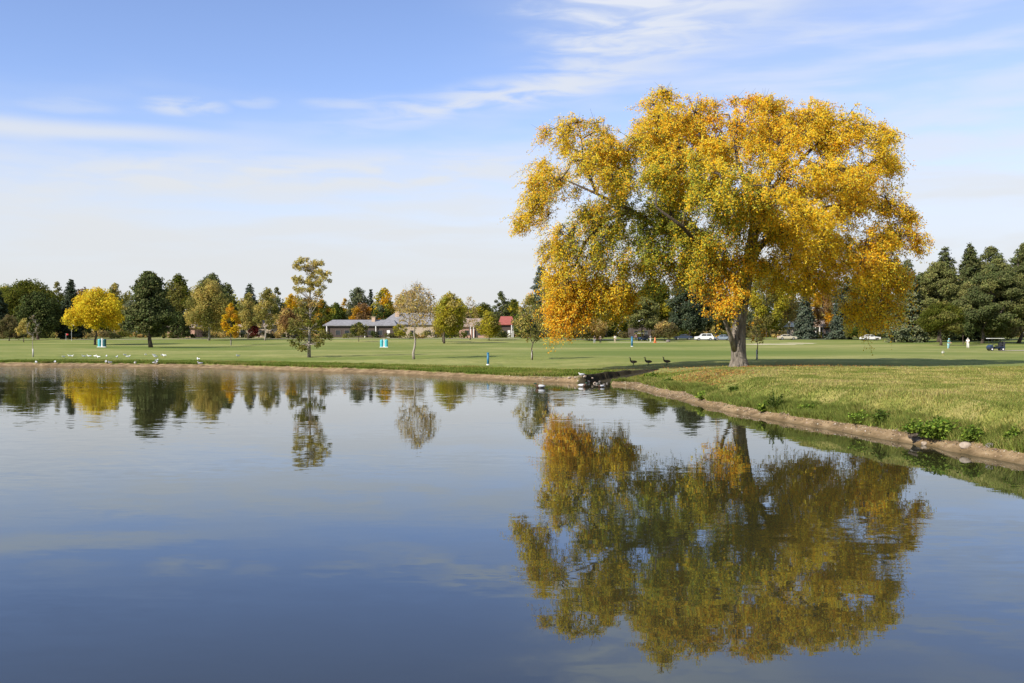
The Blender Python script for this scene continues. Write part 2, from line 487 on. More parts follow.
gm, N, out = new_mat('ground_turf')
p = N.n('ShaderNodeBsdfPrincipled'); tcn = N.n('ShaderNodeTexCoord'); O = tcn.outputs['Object']
def A(nm): return N.n('ShaderNodeAttribute', attribute_name=nm).outputs['Fac']
n_big = N.noise(N.mapping(O, (0.016, 0.042, 0.0), (0, 0, R(5))), 1.0, 5, 0.6, 0.6).outputs[0]
n_mid = N.noise(N.mapping(O, (0.25, 0.35, 0)), 1.0, 5).outputs[0]
n_fine = N.noise(N.mapping(O, (4, 3, 4)), 1.0, 6, 0.7).outputs[0]
n_patch = N.noise(N.mapping(O, (0.5, 0.42, 0)), 1.0, 5, 0.6, 0.5).outputs[0]
fair = N.ramp(n_big, [(0.36, (0.138, 0.180, 0.038)), (0.5, (0.212, 0.232, 0.060)), (0.62, (0.320, 0.300, 0.108))])
fair = N.mix(N.m('MULTIPLY', N.step(n_mid, 0.40, 0.70), 0.55), fair, (0.125, 0.165, 0.034))
fair = N.mix(N.m('MULTIPLY', N.step(n_fine, 0.3, 0.8), 0.35), fair, (0.09, 0.12, 0.025))
rgh = N.ramp(n_patch, [(0.30, (0.12, 0.15, 0.028)), (0.45, (0.22, 0.22, 0.05)), (0.60, (0.31, 0.27, 0.085)), (0.72, (0.32, 0.25, 0.11))])
rgh = N.mix(N.m('MULTIPLY', N.step(n_fine, 0.35, 0.75), 0.5), rgh, (0.085, 0.095, 0.022))
c = N.mix(A('rough'), fair, rgh)
sandc = N.ramp(N.noise(N.mapping(O, (1.5, 1.5, 3)), 1.0, 8, 0.7).outputs[0], [(0.34, (0.10, 0.07, 0.036)), (0.50, (0.225, 0.155, 0.082)), (0.66, (0.34, 0.25, 0.145))])
wet = N.step(N.m('ADD', A('height'), N.m('MULTIPLY', N.m('SUBTRACT', n_mid, 0.5), 0.12)), 0.01, 0.12)
sandc = N.mix(wet, N.mix(0.6, sandc, (0.09, 0.065, 0.03)), sandc)
c = N.mix(A('sand'), c, sandc)
c = N.mix(A('ditch'), c, N.ramp(n_fine, [(0.3, (0.022, 0.019, 0.012)), (0.7, (0.05, 0.042, 0.025))]))  # muddy soil colour with the shade of the cut bank painted in
c = N.mix(A('bunker'), c, N.ramp(n_mid, [(0.3, (0.52, 0.44, 0.30)), (0.7, (0.62, 0.54, 0.40))]))
N.put(p.inputs['Base Color'], c); p.inputs['Roughness'].default_value = 0.95; p.inputs['Specular IOR Level'].default_value = 0.1
hb = N.noise(N.mapping(O, (6, 6, 6)), 1.0, 6, 0.75).outputs[0]
N.put(p.inputs['Normal'], N.bump(hb, 0.8, 0.05))
N.put(out.inputs[0], p.outputs[0])
gme = np_mesh('ground', np.stack([gx, gy, gz], 1), gf, gm, attrs={'sand': gsand * (gbun < 0.1), 'rough': rough, 'height': gz, 'ditch': gcut, 'bunker': gbun}, smooth=True)
tag(link('ground', gme), 'mown golf course turf with rough banks and a sandy rim round the pond', None, None, 'structure')

# ------------------------------------------------------------------ water
wm, N, out = new_mat('pond_water')
O = N.n('ShaderNodeTexCoord').outputs['Object']
rip1 = N.noise(N.mapping(O, (0.9, 2.6, 1), (0, 0, R(8))), 1.0, 3, 0.5).outputs['Color']
rip2 = N.noise(N.mapping(O, (3.0, 8.0, 1), (0, 0, R(-5))), 1.0, 2, 0.5).outputs['Color']
gust = N.noise(N.mapping(O, (0.05, 0.11, 1), (0, 0, R(12))), 1.0, 3, 0.5).outputs[0]
gust = N.m('ADD', 0.45, N.m('MULTIPLY', N.step(gust, 0.44, 0.64), 1.9))
sl = N.vm('ADD', N.vm('SCALE', N.vm('SUBTRACT', rip1, (0.5, 0.5, 0.5)), 0.016), N.vm('SCALE', N.vm('SUBTRACT', rip2, (0.5, 0.5, 0.5)), 0.014))
sy_ = N.n('ShaderNodeSeparateXYZ'); N.put(sy_.inputs[0], O)
gust = N.m('MULTIPLY', gust, N.m('ADD', 1.0, N.m('MULTIPLY', N.step(sy_.outputs[1], 34.0, 80.0), 1.2)))
sl = N.vm('SCALE', sl, gust)
rip3 = N.noise(N.mapping(O, (11.0, 15.0, 1), (0, 0, R(9))), 1.0, 2, 0.5).outputs['Color']
far_ = N.m('MULTIPLY', N.step(sy_.outputs[1], 52.0, 92.0), 0.22)
sl = N.vm('ADD', sl, N.vm('SCALE', N.vm('SUBTRACT', rip3, (0.5, 0.5, 0.5)), far_))
sl = N.vm('MULTIPLY', sl, (0.5, 1.0, 0.0))
RING = at(560, 394)
# spreading rings left by the ducks near the ditch mouth
q = N.vm('SUBTRACT', O, (RING.x, RING.y, 0)); dist = N.n('ShaderNodeVectorMath', operation='LENGTH'); N.put(dist.inputs[0], q)
dl = dist.outputs['Value']
ringa = N.m('MULTIPLY', N.m('SINE', N.m('MULTIPLY', dl, 7.0)), N.m('MULTIPLY', N.m('SUBTRACT', 1.0, N.step(dl, 0.5, 5.0)), 0.02))
rv = N.vm('SCALE', N.vm('NORMALIZE', q), ringa)
sl = N.vm('ADD', sl, rv)
nrm = N.vm('NORMALIZE', N.vm('ADD', sl, (0, 0, 1)))
body_ = N.n('ShaderNodeBsdfDiffuse'); body_.inputs[0].default_value = (0.027, 0.026, 0.010, 1)
gl = N.n('ShaderNodeBsdfGlossy'); gl.inputs['Roughness'].default_value = 0.012
N.put(gl.inputs['Normal'], nrm)
fr_ = N.n('ShaderNodeFresnel'); fr_.inputs['IOR'].default_value = 1.60; N.put(fr_.inputs['Normal'], nrm)
N.put(gl.inputs['Color'], N.mix(N.step(fr_.outputs[0], 0.34, 0.68), (0.74, 0.86, 1.0), (0.98, 0.99, 1.0)))
mxw = N.n('ShaderNodeMixShader'); N.put(mxw.inputs[0], fr_.outputs[0]); N.put(mxw.inputs[1], body_.outputs[0]); N.put(mxw.inputs[2], gl.outputs[0])
N.put(out.inputs[0], mxw.outputs[0])
wme = bpy.data.meshes.new('water')
wme.from_pydata([(-150, -8, 0), (22, -8, 0), (22, 120, 0), (-150, 120, 0)], [], [(0, 1, 2, 3)]); wme.materials.append(wm)
tag(link('water', wme), 'still pond water mirroring the sky and the golden tree', None, None, 'structure')

# ------------------------------------------------------------------ foliage tools
def unit(rng, n):
    d = rng.normal(size=(n, 3)); return d / np.linalg.norm(d, axis=1, keepdims=True)

SUNV = np.array([-0.63, -0.52, 0.574])
def leaf_quads(rng, pos, nrm, size, aspect=0.62):
    """one rhombic leaf (or needle spray) per point"""
    n = len(pos)
    nrm = nrm / (np.linalg.norm(nrm, axis=1, keepdims=True) + 1e-9)
    a = unit(rng, n); u = np.cross(nrm, a); u /= (np.linalg.norm(u, axis=1, keepdims=True) + 1e-9)
    w = np.cross(nrm, u)
    s = (size * rng.uniform(0.65, 1.35, n))[:, None]
    v = np.stack([pos - u * s, pos - w * s * aspect + nrm * s * 0.12, pos + u * s, pos + w * s * aspect + nrm * s * 0.12], 1).reshape(-1, 3)
    f = np.arange(n * 4).reshape(-1, 4)
    return v, f

def pick(rng, pal, n):
    cols = np.array([c for c, w in pal]); w = np.array([w for c, w in pal], float); w /= w.sum()
    return cols[rng.choice(len(cols), n, p=w)]

def jitter(rng, col, k=0.22):
    n = len(col)
    j = np.exp(rng.normal(0, k, (n, 1))) * np.exp(rng.normal(0, 0.06, (n, 3)))
    return np.clip(col * j, 0.004, 0.9)

def grow(mb, rng, trunk, tr, centers, tip=0.03, expo=0.5, sides=6, droop=0.0, cap_r=None):
    """trunk polyline with radii; a limb from the skeleton to every clump centre"""
    nodes = [Vector(p) for p in trunk]; par = [i - 1 for i in range(len(nodes))]; fixed = len(nodes)
    first = max(1, int(fixed * 0.30))
    ax = Vector(trunk[-1])
    order = sorted(range(len(centers)), key=lambda i: min((Vector(centers[i]) - nodes[k]).length for k in range(first, fixed)))
    chains = []
    for i in order:
        c = Vector(centers[i]); best = None
        for k in range(first, len(nodes)):
            d = c - nodes[k]
            cost = d.length + max(0, -d.z - droop) * 1.8
            if best is None or cost < best[0]: best = (cost, k)
        k = best[1]; a = nodes[k]; d = c - a; L = d.length
        chain = [k]
        steps = 3 if L > 1.2 else 2
        for q in range(1, steps):
            t = q / steps
            pt = a + d * t + Vector((rng.normal(), rng.normal(), rng.normal() + 1.0)) * L * 0.07
            nodes.append(pt); par.append(chain[-1]); chain.append(len(nodes) - 1)
        nodes.append(c); par.append(chain[-1]); chain.append(len(nodes) - 1)
        chains.append(chain)
    load = [0.0] * len(nodes)
    for i in range(len(nodes) - 1, fixed - 1, -1):
        load[i] += 1
        load[par[i]] += load[i]
    mb.tube(trunk, tr, max(8, sides + 4))
    for ch in chains:
        rr = [tip * max(1, load[i]) ** expo for i in ch]
        r0 = rr[1] if len(rr) > 1 else tip
        rr[0] = r0 * 1.1
        if cap_r: rr = [min(cap_r, q) for q in rr]
        rr[-1] = min(rr[-1], tip)
        mb.tube([nodes[i] for i in ch], rr, sides, cap=False)

def clump_leaves(rng, c, rad, n, outer=0.45):
    d = unit(rng, n)
    r = rng.uniform(0, 1, n) ** outer
    lump = 1 + 0.25 * np.sin(d[:, 0] * 5 + rng.uniform(0, 6)) * np.cos(d[:, 2] * 4 + rng.uniform(0, 6))
    pos = np.array(c) + d * (r * lump)[:, None] * np.array(rad)
    nrm = d * 0.75 + unit(rng, n) * 0.9 + np.array([0, 0, 0.15]) + SUNV * 0.25
    return pos, nrm

PAL = {  # leaf colours
    'gold':   [((0.62, 0.40, 0.02), 5), ((0.62, 0.33, 0.018), 3), ((0.52, 0.39, 0.03), 3)],
    'lemon':  [((0.66, 0.52, 0.035), 5), ((0.70, 0.47, 0.03), 3), ((0.52, 0.46, 0.05), 3)],
    'amber':  [((0.58, 0.32, 0.025), 4), ((0.50, 0.24, 0.02), 3), ((0.45, 0.30, 0.04), 2)],
    'tan':    [((0.50, 0.36, 0.12), 4), ((0.42, 0.29, 0.11), 3), ((0.56, 0.42, 0.13), 3), ((0.36, 0.30, 0.10), 1)],
    'straw':  [((0.50, 0.39, 0.11), 4), ((0.42, 0.35, 0.10), 3), ((0.36, 0.32, 0.09), 2)],
    'olive':  [((0.22, 0.205, 0.055), 4), ((0.28, 0.245, 0.07), 3), ((0.17, 0.17, 0.045), 3)],
    'oliveg': [((0.11, 0.125, 0.02), 4), ((0.15, 0.15, 0.025), 3), ((0.09, 0.10, 0.02), 2)],
    'ygreen': [((0.40, 0.35, 0.035), 4), ((0.48, 0.39, 0.04), 3), ((0.26, 0.26, 0.04), 3)],
    'green':  [((0.075, 0.105, 0.022), 4), ((0.10, 0.125, 0.025), 3), ((0.06, 0.08, 0.02), 2)],
    'dgreen': [((0.060, 0.075, 0.024), 4), ((0.05, 0.065, 0.022), 3), ((0.085, 0.095, 0.03), 2)],
    'greyg':  [((0.15, 0.17, 0.09), 4), ((0.12, 0.14, 0.07), 3), ((0.19, 0.19, 0.09), 2)],
    'pine':   [((0.085, 0.10, 0.034), 4), ((0.065, 0.078, 0.03), 3), ((0.12, 0.125, 0.045), 2)],
    'pineol': [((0.14, 0.145, 0.046), 4), ((0.11, 0.118, 0.04), 3), ((0.185, 0.175, 0.058), 2)],
    'spruce': [((0.058, 0.075, 0.042), 4), ((0.045, 0.060, 0.036), 3), ((0.08, 0.095, 0.05), 2)],
    'bluesp': [((0.09, 0.112, 0.075), 4), ((0.07, 0.088, 0.06), 3), ((0.12, 0.135, 0.085), 2)],
    'russet': [((0.26, 0.15, 0.06), 4), ((0.20, 0.12, 0.06), 3), ((0.30, 0.19, 0.07), 2)],
    'red':    [((0.16, 0.03, 0.025), 4), ((0.10, 0.02, 0.02), 3)],
    'brush':  [((0.20, 0.15, 0.07), 4), ((0.16, 0.14, 0.06), 3), ((0.12, 0.12, 0.04), 2)],
}
SHAPES = {  # crown half-width by height fraction
    'round': ([0, 0.12, 0.35, 0.6, 0.82, 1.0], [0.55, 0.85, 1.0, 0.95, 0.68, 0.22]),
    'dome':  ([0, 0.2, 0.45, 0.7, 0.9, 1.0], [0.85, 1.0, 1.0, 0.88, 0.6, 0.25]),
    'vase':  ([0, 0.15, 0.4, 0.7, 0.88, 1.0], [0.30, 0.55, 0.85, 1.0, 0.8, 0.35]),
    'column':([0, 0.2, 0.5, 0.8, 1.0], [0.7, 1.0, 0.95, 0.65, 0.15]),
    'pine':  ([0, 0.15, 0.4, 0.65, 0.85, 1.0], [0.65, 1.0, 0.95, 0.80, 0.55, 0.2]),
    'cone':  ([0, 0.1, 0.5, 1.0], [0.9, 1.0, 0.6, 0.05]),
    'tallpine': ([0, 0.2, 0.45, 0.7, 0.9, 1.0], [0.8, 1.0, 0.7, 0.6, 0.42, 0.1]),
}
from zlib import crc32

def make_tree(name, label, group, base, trunk_px, x_px, w_px, top, bottom, d, shape='round', pal='olive', leaf=0.30, dens=1.0,
              clumps=26, bark=BARK_D, tr=0.22, pal2=None, frac2=0.0, guard=False, clr=0.30, lean=0.0, cat='tree', twigs=0, flat=1.0):
    """a tree of its own: trunk with limbs, crown of many small leaves"""
    rng = np.random.default_rng(crc32(label.encode()) & 0xffffffff)
    k = d / FX
    H = EYE + (HORIZON - top) * k - base.z; Hb = max(0.0, EYE + (HORIZON - bottom) * k - base.z)
    Rw = w_px * 0.58 * k; cx = (x_px - 512) * k - base.x
    root = tag(empty(name, base), label, cat, group)
    ts, rs = SHAPES[shape]
    cents, rads = [], []
    n = clumps
    for i in range(n):
        t = (i + rng.uniform(0.1, 0.9)) / n
        t = t ** 0.9
        rr = Rw * np.interp(t, ts, rs)
        cr = Rw * clr * rng.uniform(0.75, 1.25) * (0.6 + 0.4 * np.interp(t, ts, rs))
        a = i * 2.39996 + rng.uniform(-0.5, 0.5)
        q = max(0.0, rr - cr * 0.85) * math.sqrt(rng.uniform(0.25, 1.0))
        z = Hb + cr * 0.6 * flat + (H - Hb - cr * 1.25 * flat) * t
        cents.append((cx * (0.4 + 0.6 * t) + q * math.cos(a), q * math.sin(a), z)); rads.append(cr)
    cents.append((cx, 0, H - Rw * clr * 0.55 * flat)); rads.append(Rw * clr * 0.6)
    mb = MB()
    th = H * (0.80 if shape in ('cone', 'pine', 'column', 'tallpine') else 0.58)
    nseg = 7
    tp = [Vector((cx * 0.8 * (i / nseg) ** 1.5 + rng.normal() * 0.012 * H * (i > 0), rng.normal() * 0.012 * H * (i > 0), th * i / nseg)) for i in range(nseg + 1)]
    trr = [tr * (1.25 if i == 0 else 1.0) * (1 - 0.80 * i / nseg) for i in range(nseg + 1)]
    tp[0].z = -0.25
    grow(mb, rng, tp, trr, cents, tip=max(0.02, tr * 0.10), expo=0.45, sides=5, cap_r=tr * 0.6)
    vs, cs = [], []
    for c, cr in zip(cents, rads):
        area = 4 * PI * cr * cr
        m = int(max(25, dens * 1.5 * area / (leaf * leaf)))
        pos, nrm = clump_leaves(rng, c, (cr * 1.08, cr * 1.08, cr * flat), m)
        v_, f_ = leaf_quads(rng, pos, nrm, leaf * 0.5 * 1.25)
        p_ = PAL[pal2] if (pal2 and rng.uniform() < frac2) else PAL[pal]
        base_c = pick(rng, p_, 1)[0]
        lc = jitter(rng, 0.55 * base_c + 0.45 * pick(rng, p_, m))
        vs.append(v_); cs.append(np.repeat(lc, 4, 0))
        if twigs:
            for _ in range(twigs):
                e = Vector(c) + Vector(unit(rng, 1)[0]) * cr * rng.uniform(0.9, 1.5); e.z += 0.3 * cr
                mb.tube([c, (Vector(c) + e) * 0.5 + Vector((0, 0, 0.05 * cr)), e], [0.022, 0.015, 0.006], 3, cap=False)
    v_ = np.concatenate(vs)
    mb.build('trunk', bark, root, smooth=True)
    me = np_mesh('crown', v_, np.arange(len(v_)).reshape(-1, 4), NEEDLE if pal in ('pine', 'pineol', 'spruce', 'bluesp', 'dgreen') else LEAF, np.concatenate(cs))
    link('crown', me, root)
    if guard:
        MB().tube([(0, 0, -0.05), (0, 0, 0.5), (0, 0, 1.0)], [tr * 1.32, tr * 1.2, tr * 1.15], 10).build('trunk_guard', GUARD, root, True)
    return root

def make_spruce(name, label, group, base, x_px, w_px, top, bottom, d, pal='spruce', leaf=0.35, dens=1.0, tr=0.25, droop=0.25, whorls=15, taper=0.8):
    rng = np.random.default_rng(crc32(label.encode()) & 0xffffffff)
    k = d / FX
    H = EYE + (HORIZON - top) * k - base.z; Hb = max(0.2, EYE + (HORIZON - bottom) * k - base.z); Rw = w_px * 0.5 * k
    root = tag(empty(name, base), label, 'tree', group)
    mb = MB()
    mb.tube([(0, 0, -0.2), (0, 0, H * 0.4), (0.05, 0, H * 0.8), (0, 0, H)], [tr * 1.2, tr * 0.75, tr * 0.3, 0.02], 8)
    vs, cs = [], []
    nb_all = int(whorls * 11)
    for b in range(nb_all):
            t = 1 - (1 - (b + rng.uniform(0, 1)) / nb_all) ** 1.0
            t = min(0.985, t * 0.985)
            z = Hb + (H - Hb) * t + rng.normal() * 0.012 * H
            L = Rw * (1 - t) ** taper * rng.uniform(0.72, 1.12) + 0.22
            a = b * 2.39996 + rng.uniform(-0.4, 0.4)
            l = L * rng.uniform(0.7, 1.12)
            dirx, diry = math.cos(a), math.sin(a)
            tip = Vector((dirx * l, diry * l, z - l * droop * rng.uniform(0.5, 1.3)))
            mb.tube([(0, 0, z), (dirx * l * 0.5, diry * l * 0.5, z + 0.02 * l), tip], [0.04, 0.03, 0.01], 3, cap=False)
            m = int(max(12, dens * 22 * l * (0.5 + 0.5 * l) / (leaf * 3.0)))
            s = rng.uniform(0.08, 1.0, m) ** 0.75
            wid = 0.32 * l * (1.05 - s) + 0.14
            px = np.stack([dirx * l * s, diry * l * s, z - l * droop * s ** 1.5], 1)
            off = rng.normal(size=(m, 3)) * np.stack([wid, wid, wid * 0.6], 1)
            off[:, 2] -= np.abs(rng.normal(size=m)) * 0.25 * wid
            nrm = np.stack([np.full(m, dirx * 0.5), np.full(m, diry * 0.5), np.full(m, 0.8)], 1) + unit(rng, m) * 0.8
            v_, f_ = leaf_quads(rng, px + off, nrm, leaf * 0.6)
            bc = pick(rng, PAL[pal], 1)[0]
            lc = jitter(rng, 0.5 * bc + 0.5 * pick(rng, PAL[pal], m))
            vs.append(v_); cs.append(np.repeat(lc, 4, 0))
    mb.build('trunk', BARK_D, root, True)
    v_ = np.concatenate(vs)
    link('crown', np_mesh('crown', v_, np.arange(len(v_)).reshape(-1, 4), NEEDLE, np.concatenate(cs)), root)
    return root

# ------------------------------------------------------------------ the great golden tree
TB = at(739, 367.5)
def big_tree():
    rng = np.random.default_rng(77)
    D = TB.y; k = D / FX
    def wp(px, row, dy):   # a point of the crown measured in the tree's own plane, dy metres nearer or farther
        return np.array([(px - 512) * k, D + dy, EYE + (HORIZON - row) * k])
    outline = np.array([(512, 222), (528, 196), (533, 160), (534, 132), (556, 119), (588, 113), (612, 119), (626, 138), (640, 112), (652, 90), (668, 84), (684, 89), (698, 101),
                        (718, 99), (748, 94), (776, 98), (802, 103), (828, 106), (858, 112), (888, 120), (899, 136), (897, 160), (889, 186), (902, 202), (922, 218), (926, 240),
                        (915, 270), (903, 292), (896, 318), (878, 330), (852, 328), (838, 306), (828, 290), (812, 292), (796, 293), (784, 291), (768, 290), (760, 284), (755, 279), (750, 277),
                        (744, 284), (735, 312), (720, 322), (702, 308), (697, 288), (692, 284), (676, 280), (660, 286), (642, 290), (634, 312), (624, 324), (612, 314), (604, 304), (592, 318),
                        (572, 339), (556, 340), (546, 325), (545, 300), (548, 270), (536, 250), (520, 240)], float)
    def inside(px, py):
        c = False; n = len(outline)
        for i in range(n):
            ax, ay = outline[i]; bx, by = outline[(i + 1) % n]
            if (ay > py) != (by > py) and px < (bx - ax) * (py - ay) / (by - ay) + ax: c = not c
        return c
    def edge(px, py):
        b = 1e9; n = len(outline)
        for i in range(n):
            ax, ay = outline[i]; bx, by = outline[(i + 1) % n]
            ex, ey = bx - ax, by - ay
            t = min(1, max(0, ((px - ax) * ex + (py - ay) * ey) / (ex * ex + ey * ey)))
            b = min(b, math.hypot(px - ax - t * ex, py - ay - t * ey))
        return b
    spots = []
    tries = 0
    # gaps where the sky shows through
    holes = [(763, 248, 6), (596, 190, 8), (545, 232, 5), (575, 205, 6), (640, 200, 6), (690, 140, 5), (838, 285, 6), (880, 178, 5), (765, 180, 5), (560, 165, 5), (585, 178, 5), (640, 165, 4), (720, 130, 4), (810, 150, 4), (860, 150, 5), (850, 230, 5), (700, 215, 4), (905, 250, 6)]
    while len(spots) < 560 and tries < 90000:
        tries += 1
        px, py = rng.uniform(508, 930), rng.uniform(80, 350)
        if not inside(px, py): continue
        e = edge(px, py)
        r = rng.uniform(9, 19)
        if e < r * 0.55: 
            r = max(6.5, e * 1.25)
            if e < 5: continue
        if any(math.hypot(px - hx, py - hy) < hr + r * 0.55 for hx, hy, hr in holes): continue
        half = 205 * math.sqrt(max(0.04, 1 - ((px - 722) / 215) ** 2)) * math.sqrt(max(0.10, 1 - ((py - 235) / 175) ** 2)) * k * 0.92
        half = min(half, 0.25 + 1.0 * e * k * 1.9)
        u = rng.uniform(-1, 1)
        dy = half * math.copysign(abs(u) ** 0.55, u)
        if px > 738 and px < 770 and py > 215: dy = rng.uniform(-4.0, -1.5)
        if px > 695 and px < 745 and py > 245: dy = rng.uniform(-4.5, -2.2)
        if px < 690 and py > 190: dy = max(dy, -3.0)
        sc = (D + dy) / D
        # measured in projection: keep the outline when nearer or farther
        c = np.array([(px - 512) * k * sc, D + dy, EYE + (HORIZON - py) * k * sc])
        ok = True
        for s in spots:
            if np.linalg.norm(c - s[0]) < (r + s[1]) * k * 0.30: ok = False; break
        if not ok: continue
        spots.append((c, r, px, py, dy))
    root = tag(empty('cottonwood_tree', TB), 'huge golden autumn tree with a leaning grey trunk on the right bank of the pond', 'tree')
    mb = MB()
    o = np.array(TB)
    def rel(px, row, dy): return Vector(wp(px, row, dy) - o)
    # trunk and the main stems
    k0 = k
    trunk = [Vector((0, 0, -0.35)), Vector((0.02, 0, 0.02)), Vector((0.0, 0, 0.5)), rel(738.5, 352, 0), rel(738.5, 340, 0.1), rel(740, 322, 0.2), rel(744, 300, 0.3), rel(748, 275, 0.3), rel(751, 250, 0.2), rel(755, 225, 0.0), rel(764, 195, -0.2), rel(774, 160, 0)]
    tr = [0.78, 0.68, 0.60, 0.57, 0.57, 0.50, 0.45, 0.48, 0.44, 0.38, 0.28, 0.16]
    mb.tube(trunk, tr, 18)
    # root flare
    for a in np.linspace(0, 2 * PI, 7)[:-1]:
        a += rng.uniform(-0.3, 0.3)
        mb.tube([(0.40 * math.cos(a), 0.40 * math.sin(a), 0.6), (0.56 * math.cos(a), 0.56 * math.sin(a), 0.15), (0.78 * math.cos(a), 0.78 * math.sin(a), -0.15)], [0.22, 0.20, 0.12], 8, cap=False)
    stems = [
        [rel(743, 306, 0.2), rel(735, 286, -0.4), rel(719, 268, -0.8), rel(696, 250, -0.6), rel(664, 232, -0.4), rel(630, 212, -0.8), rel(596, 196, -1.0), rel(560, 180, -1.0)],
        [rel(734, 350, -0.3), rel(727, 333, -0.9), rel(719, 317, -1.5), rel(714, 302, -2.2), rel(712, 285, -3.0)],
        [rel(696, 250, -0.6), rel(676, 220, 1.5), rel(664, 180, 2.2), rel(662, 140, 1.5), rel(664, 108, 0.6)],
        [rel(748, 275, 0.3), rel(764, 248, 2.0), rel(790, 222, 3.5), rel(822, 198, 3.8), rel(858, 178, 2.6), rel(884, 160, 1.6)],
        [rel(751, 250, 0.2), rel(776, 232, -2.5), rel(812, 214, -4.0), rel(852, 208, -3.5), rel(892, 218, -1.5)],
        [rel(755, 225, 0.0), rel(736, 190, -2.8), rel(724, 155, -3.6), rel(722, 122, -2.4)],
        [rel(764, 195, -0.2), rel(796, 162, -1.6), rel(826, 134, -1.0), rel(850, 120, -0.3)],
        [rel(719, 268, -0.8), rel(694, 256, -4.0), rel(668, 236, -6.5), rel(642, 220, -7.5)],
        [rel(744, 300, 0.3), rel(738, 270, 4.0), rel(722, 232, 7.0), rel(704, 200, 8.0)],
        [rel(630, 212, -0.8), rel(604, 222, -1.8), rel(582, 246, -2.2), rel(568, 280, -2.2)],
        [rel(774, 160, 0), rel(772, 130, 0.6), rel(768, 108, 0.4)],
        [rel(596, 196, -1.0), rel(584, 165, 0.2), rel(582, 138, 0.6)],
    ]
    srad = [[0.36, 0.31, 0.27, 0.24, 0.20, 0.15, 0.10, 0.05], [0.24, 0.17, 0.12, 0.08, 0.04], [0.22, 0.18, 0.13, 0.08, 0.04], [0.28, 0.24, 0.19, 0.14, 0.08, 0.04],
            [0.26, 0.22, 0.16, 0.10, 0.05], [0.20, 0.15, 0.10, 0.05], [0.16, 0.12, 0.08, 0.04], [0.24, 0.18, 0.13, 0.06], [0.24, 0.18, 0.12, 0.06],
            [0.2, 0.16, 0.12, 0.06], [0.14, 0.10, 0.05], [0.14, 0.10, 0.05]]
    nodes = list(trunk[7:]); tb = mb; mb = MB()
    for i_, (st, rr) in enumerate(zip(stems, srad)):
        (tb if i_ == 1 else mb).tube(st, rr, 9)
        for a, b in zip(st[:-1], st[1:]):
            nodes += [a.lerp(b, 0.5), b]
    # limbs from the stems to every clump
    order = sorted(spots, key=lambda s: min((Vector(s[0] - o) - q).length for q in nodes))
    for c, r, px, py, dy in order:
        cc = Vector(c - o)
        a = min(nodes, key=lambda q: (cc - q).length + max(0, q.z - cc.z) * 0.25)
        L = (cc - a).length
        m1 = a.lerp(cc, 0.4) + Vector((rng.normal() * 0.06, rng.normal() * 0.06, 0.12)) * L
        m2 = a.lerp(cc, 0.75) + Vector((rng.normal() * 0.05, rng.normal() * 0.05, 0.10)) * L
        w0 = min(0.11, 0.025 + 0.016 * L)
        mb.tube([a, m1, m2, cc], [w0, w0 * 0.75, w0 * 0.5, 0.02], 5, cap=False)
        nodes += [m1, m2, cc]
    # leaves hang on drooping sprays
    vs, cs = [], []
    GOLD, AMB = np.array((0.85, 0.555, 0.036)), np.array((0.84, 0.42, 0.028))
    LEM, GRN, DGR = np.array((0.78, 0.65, 0.09)), np.array((0.40, 0.41, 0.055)), np.array((0.20, 0.245, 0.045))
    for c, r, px, py, dy in spots:
        rm = r * k
        g = math.exp(-(((px - 668) / 62) ** 2 + ((py - 232) / 52) ** 2)) * 0.72 + 0.36 * math.exp(-(((px - 600) / 50) ** 2 + ((py - 245) / 40) ** 2)) \
            + 0.45 * math.exp(-(((px - 742) / 40) ** 2 + ((py - 225) / 60) ** 2)) + 0.30 * math.exp(-(((px - 640) / 80) ** 2 + ((py - 170) / 60) ** 2)) - 0.05 + 0.25 * math.exp(-(((px - 868) / 35) ** 2 + ((py - 300) / 30) ** 2)) + rng.normal() * 0.13
        if dy > 3: g += 0.12
        am = math.exp(-(((px - 566) / 24) ** 2 + ((py - 315) / 28) ** 2)) + math.exp(-(((px - 720) / 26) ** 2 + ((py - 292) / 40) ** 2)) + 0.6 * math.exp(-(((px - 905) / 30) ** 2 + ((py - 235) / 40) ** 2)) \
            + 0.5 * math.exp(-(((px - 745) / 60) ** 2 + ((py - 120) / 40) ** 2)) + 0.12 + rng.normal() * 0.22
        g = min(1, max(0, g)); am = min(1, max(0, am))
        nspray = int(9 + r * 0.9)
        for s in range(nspray):
            st = np.array(c) + unit(rng, 1)[0] * np.array([rm, rm, rm]) * rng.uniform(0.1, 1.0) ** 0.7 * rng.choice([1.0, 1.0, 1.3])
            out_ = st - (o + np.array([0.3, 0, 9.0])); out_[2] *= 0.35; out_ /= np.linalg.norm(out_) + 1e-6
            dr = out_ * rng.uniform(0.2, 0.8) + unit(rng, 1)[0] * 0.55
            L = rng.uniform(0.45, 1.15) * (0.7 + rm * 0.45)
            low = 1.0 + (0.3 if py > 240 else 0)
            m = int(rng.uniform(36, 62) * (0.74 if (px < 605 and py < 275) else 0.6 if r < 9 else 0.95))
            t = rng.uniform(0, 1, m)
            sag = rng.uniform(0.2, 1.25) * low
            pos = st + dr * (L * t)[:, None] * np.array([1, 1, 0.5]) + np.array([0, 0, -1.0]) * (sag * L * t * t)[:, None]
            pos = pos + rng.normal(size=(m, 3)) * np.array([0.13, 0.13, 0.13])
            nrm = unit(rng, m) * 0.95 + (pos - np.array(c)) / (rm + 0.3) * 0.45 + np.array([0, 0, 0.15]) + SUNV * 0.75
            v_, f_ = leaf_quads(rng, pos, nrm, 0.068)
            w = rng.uniform(0, 1, m)
            col = np.where((w < am * 0.75)[:, None], AMB, np.where((w > 0.74)[:, None], LEM, GOLD))
            gg = rng.uniform(0, 1, m) < g
